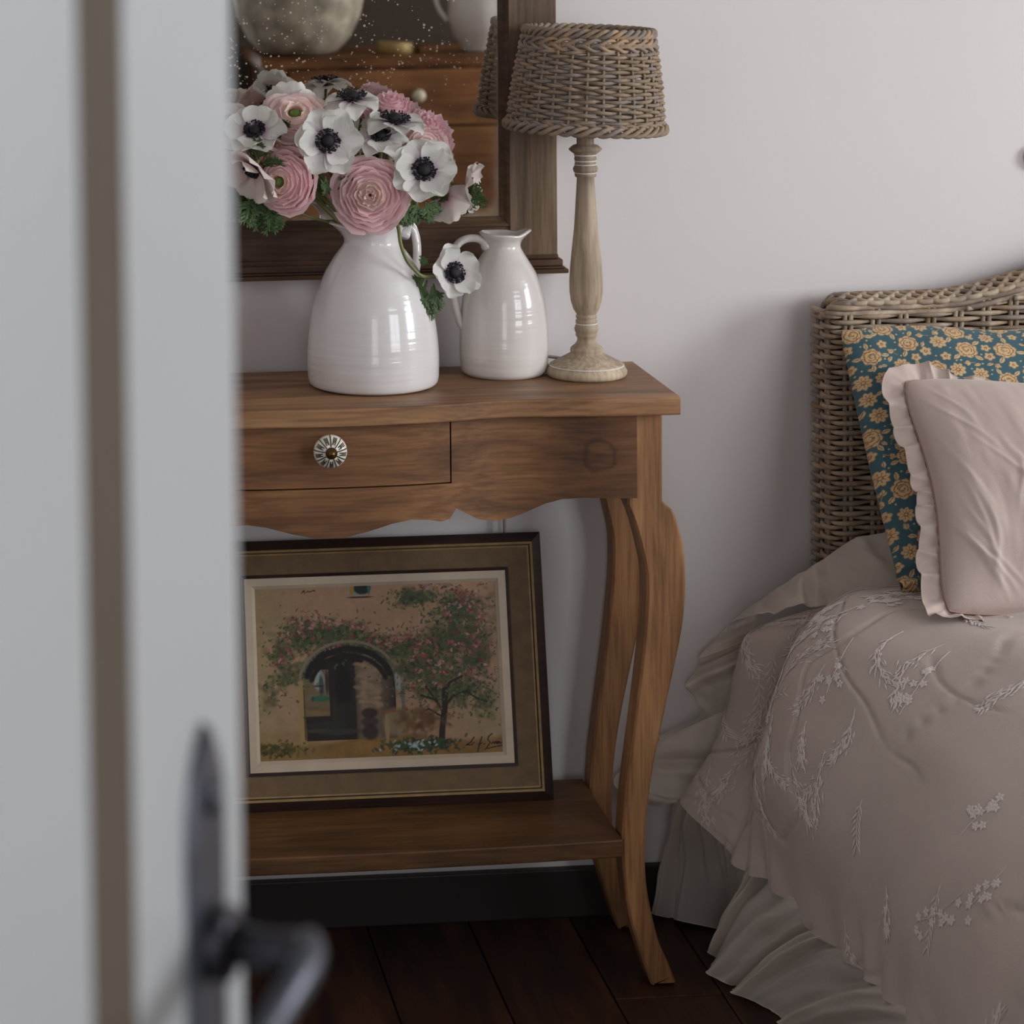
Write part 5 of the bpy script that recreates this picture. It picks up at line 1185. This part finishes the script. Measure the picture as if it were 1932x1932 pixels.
    def bud(x, y, r):
        a = R.rand()*6.28
        for s in (-.6, 0, .6): leaf(x, y, r*1.3*(1.2 if s == 0 else .9), a+s)
        ray(x, y, 0, r*1.2, a+PI, .0012, MID)
    put(.0150, 62, big, 1.1); put(.0112, 330, daisy, .92); put(.0076, 700, small, .95); put(.0060, 900, bud, .95)
    put(.0048, 1100, lambda x, y, r: leaf(x, y, r*1.9, R.rand()*6.28), .95); put(.0016, 300, lambda x, y, r: poly(x, y, lambda t: r*.8+0*t, r, TAN), 1.3)
    return A
def shell(front, back, name, mat, parent, color=None):
    nx, ny = front.shape[:2]; V = np.concatenate([front.reshape(-1, 3), back[::4, ::4].reshape(-1, 3)])
    f1 = gridf(nx, ny); bx, by = back[::4, ::4].shape[:2]; f2 = gridf(bx, by)[:, ::-1] + nx*ny
    cc = None if color is None else np.concatenate([color.reshape(-1, 3), color[::4, ::4].reshape(-1, 3)])
    return obj(name, V, np.concatenate([f1, f2]), mat, parent, True, color=cc)
TL1, BL1 = at(1582, 622, -.112), at(1702, 1130, -.315)
fl_w = .52
npx, npy = 641, 473
fr, bk, fi, (A_, B_) = cushion(TL1, BL1, (1, .01, -.012), fl_w, .060, npx, npy, 4, .004, -.005, .02)
# folds bunched at the lower corner and the slack top edge
up, r1, n1 = fi[1], fi[2], fi[3]
lc = np.exp(-((A_+1)/.35)**2 - ((B_+1)/.16)**2); fr = fr + (n1*(lc*.012*np.sin((B_+1)*46+2*A_))[..., None])
tsag = .020*np.clip((B_-.2)/.8, 0, 1)**2*np.exp(-((A_+.10)/.38)**2); fr = fr - up*tsag[..., None]; bk = bk - up*tsag[..., None]
prn = print_fabric(npx, npy, fl_w, fi[4]).transpose(1, 0, 2)[:, ::-1]
m_flor = attr_mat('floral_cotton', .85, .15, .2, 600)
pil1 = thing('floral_pillow', 'teal pillow printed with tan flowers, leaning on the woven headboard', 'pillow', tuple(fi[0]))
shell(fr, bk, 'pillow_cover', m_flor, pil1, prn)
m_bl = cloth('blush_linen', '#c3b1a8', .75, .3, 900, .25)
TL2, BL2 = at(1691, 710, -.205), at(1776, 1166, -.425)
fr, bk, fi, (A_, B_) = cushion(TL2, BL2, (1, .02, -.008), .47, .080, 221, 181, 9, .0, .085)
c2, up2, r2, n2, h2 = fi
dz_ = np.clip((1-np.maximum(abs(A_), abs(B_)))*6, 0, 1)
cre = np.zeros_like(A_)
RC = np.random.RandomState(8)
for _ in range(75):                                          # creases fanning down from the top seam, others along the sides
    x0, y0, l, sl = RC.uniform(-1, 1), RC.uniform(-.9, .95), RC.uniform(.4, 1.3), RC.uniform(.05, .5)
    t_ = (y0-B_)/l; xx_ = x0 + sl*(y0-B_) + .05*np.sin(t_*4+x0*9); cre += RC.uniform(.4, 1)*np.exp(-((A_-xx_)/.016)**2)*np.where((t_ > 0) & (t_ < 1), np.sin(np.clip(t_, 0, 1)*PI), 0)
soft = vnoise((A_+1)*7+.9*B_, (B_+1)*1.6, 77, 3)-.5
fr = fr + n2*((.0022*cre + .0055*soft)*dz_)[..., None]
pil2 = thing('blush_pillow', 'pale pink pillow with frilled edge, leaning in front of the floral pillow', 'pillow', tuple(c2))
shell(fr, bk, 'pillow_cover', m_bl, pil2)
# frill: a gathered band all the way round, with folds pressed flat here and there
per = []
for A0, B0, A1, B1 in ((-1, 1, -1, -1), (-1, -1, 1, -1), (1, -1, 1, 1), (1, 1, -1, 1)):
    for q in np.linspace(0, 1, 160, endpoint=False): per.append((A0+(A1-A0)*q, B0+(B1-B0)*q))
per = np.array(per); Xp = per[:, 0]*np.sqrt(1-.10*per[:, 1]**6)*.235*(1-.085*np.cos(per[:, 1]*PI/2)**1.2); Yp = per[:, 1]*np.sqrt(1-.10*per[:, 0]**6)*h2/2*(1-.085*np.cos(per[:, 0]*PI/2)**1.2)
edge = c2 + Xp[:, None]*r2 + Yp[:, None]*up2
tv = np.roll(edge, -3, 0)-np.roll(edge, 3, 0); tv /= np.linalg.norm(tv, axis=1)[:, None]; ov = np.cross(tv, n2); ov /= np.linalg.norm(ov, axis=1)[:, None]
ov *= np.sign(np.sum(ov*(edge-c2), 1))[:, None]
for _ in range(14): ov = (np.roll(ov, 1, 0)+ov+np.roll(ov, -1, 0)); ov /= np.linalg.norm(ov, axis=1)[:, None]
sl = np.concatenate([[0], np.cumsum(np.linalg.norm(np.diff(edge, axis=0), axis=1))])
phs = sl*2*PI/.030 + 1.3*np.sin(sl*37) + .8*np.sin(sl*71+1); kt = np.linspace(0, 1, 11)
wav = np.sin(phs)[:, None]*np.interp(kt, [0, .15, 1], [.25, .7, 1])[None] + .35*np.sin(2.3*phs)[:, None]*np.interp(kt, [0, .3, 1], [.6, .9, .3])[None]
WR = .027*(1+.10*np.sin(phs*.5))*(1-.60*np.clip((per[:, 1]-.97)/.03, 0, 1)*np.clip((per[:, 0]+.80)*8, 0, 1))*(1-.18*np.clip(1-abs(per[:, 1])*1.3, 0, 1))
P = edge[:, None] + ov[:, None]*(WR[:, None]*kt[None])[..., None] + n2*(.0042*wav - .002)[..., None] + tv[:, None]*(.0035*np.cos(phs)[:, None]*kt[None])[..., None]
bot = np.clip((-per[:, 1]-.97)/.03, 0, 1)[:, None]*kt[None]       # the lower frill is crushed forward on the quilt
P = P + (n2*.012 + up2*.016)*bot[..., None]
rf = MB(); rf.grid(P, True, False); rfo = rf.obj('frill', m_bl, pil2, True)
mb = MB(); mb.tube(np.concatenate([P[:, -1], P[:1, -1]]), .0008, 5, False); mb.obj('rolled_hem', m_bl, rfo, True)
mb = MB(); mb.tube(np.concatenate([edge, edge[:1]]) + n2*.002, .0011, 5, False); mb.obj('gathered_seam', plain('pink_brown_seam', '#a98b80', .8), pil2, True)
# ------------------------------------------------------------------ dark round fitting on the wall at the far right
wl = at(1960, 296, -.006)
fit = MB(); ylathe(fit, [(.0, 0), (.0185, 0), (.019, -.004), (.017, -.009), (.012, -.0125), (.005, -.014), (0, -.0145)], (wl[0], -.0005, wl[2]), 28)
o = fit.obj('wall_hook', m_iron, None, True, loc=(wl[0], 0, wl[2])); tag(o, 'dark round wall hook at the right edge, above the woven headboard', 'hook')
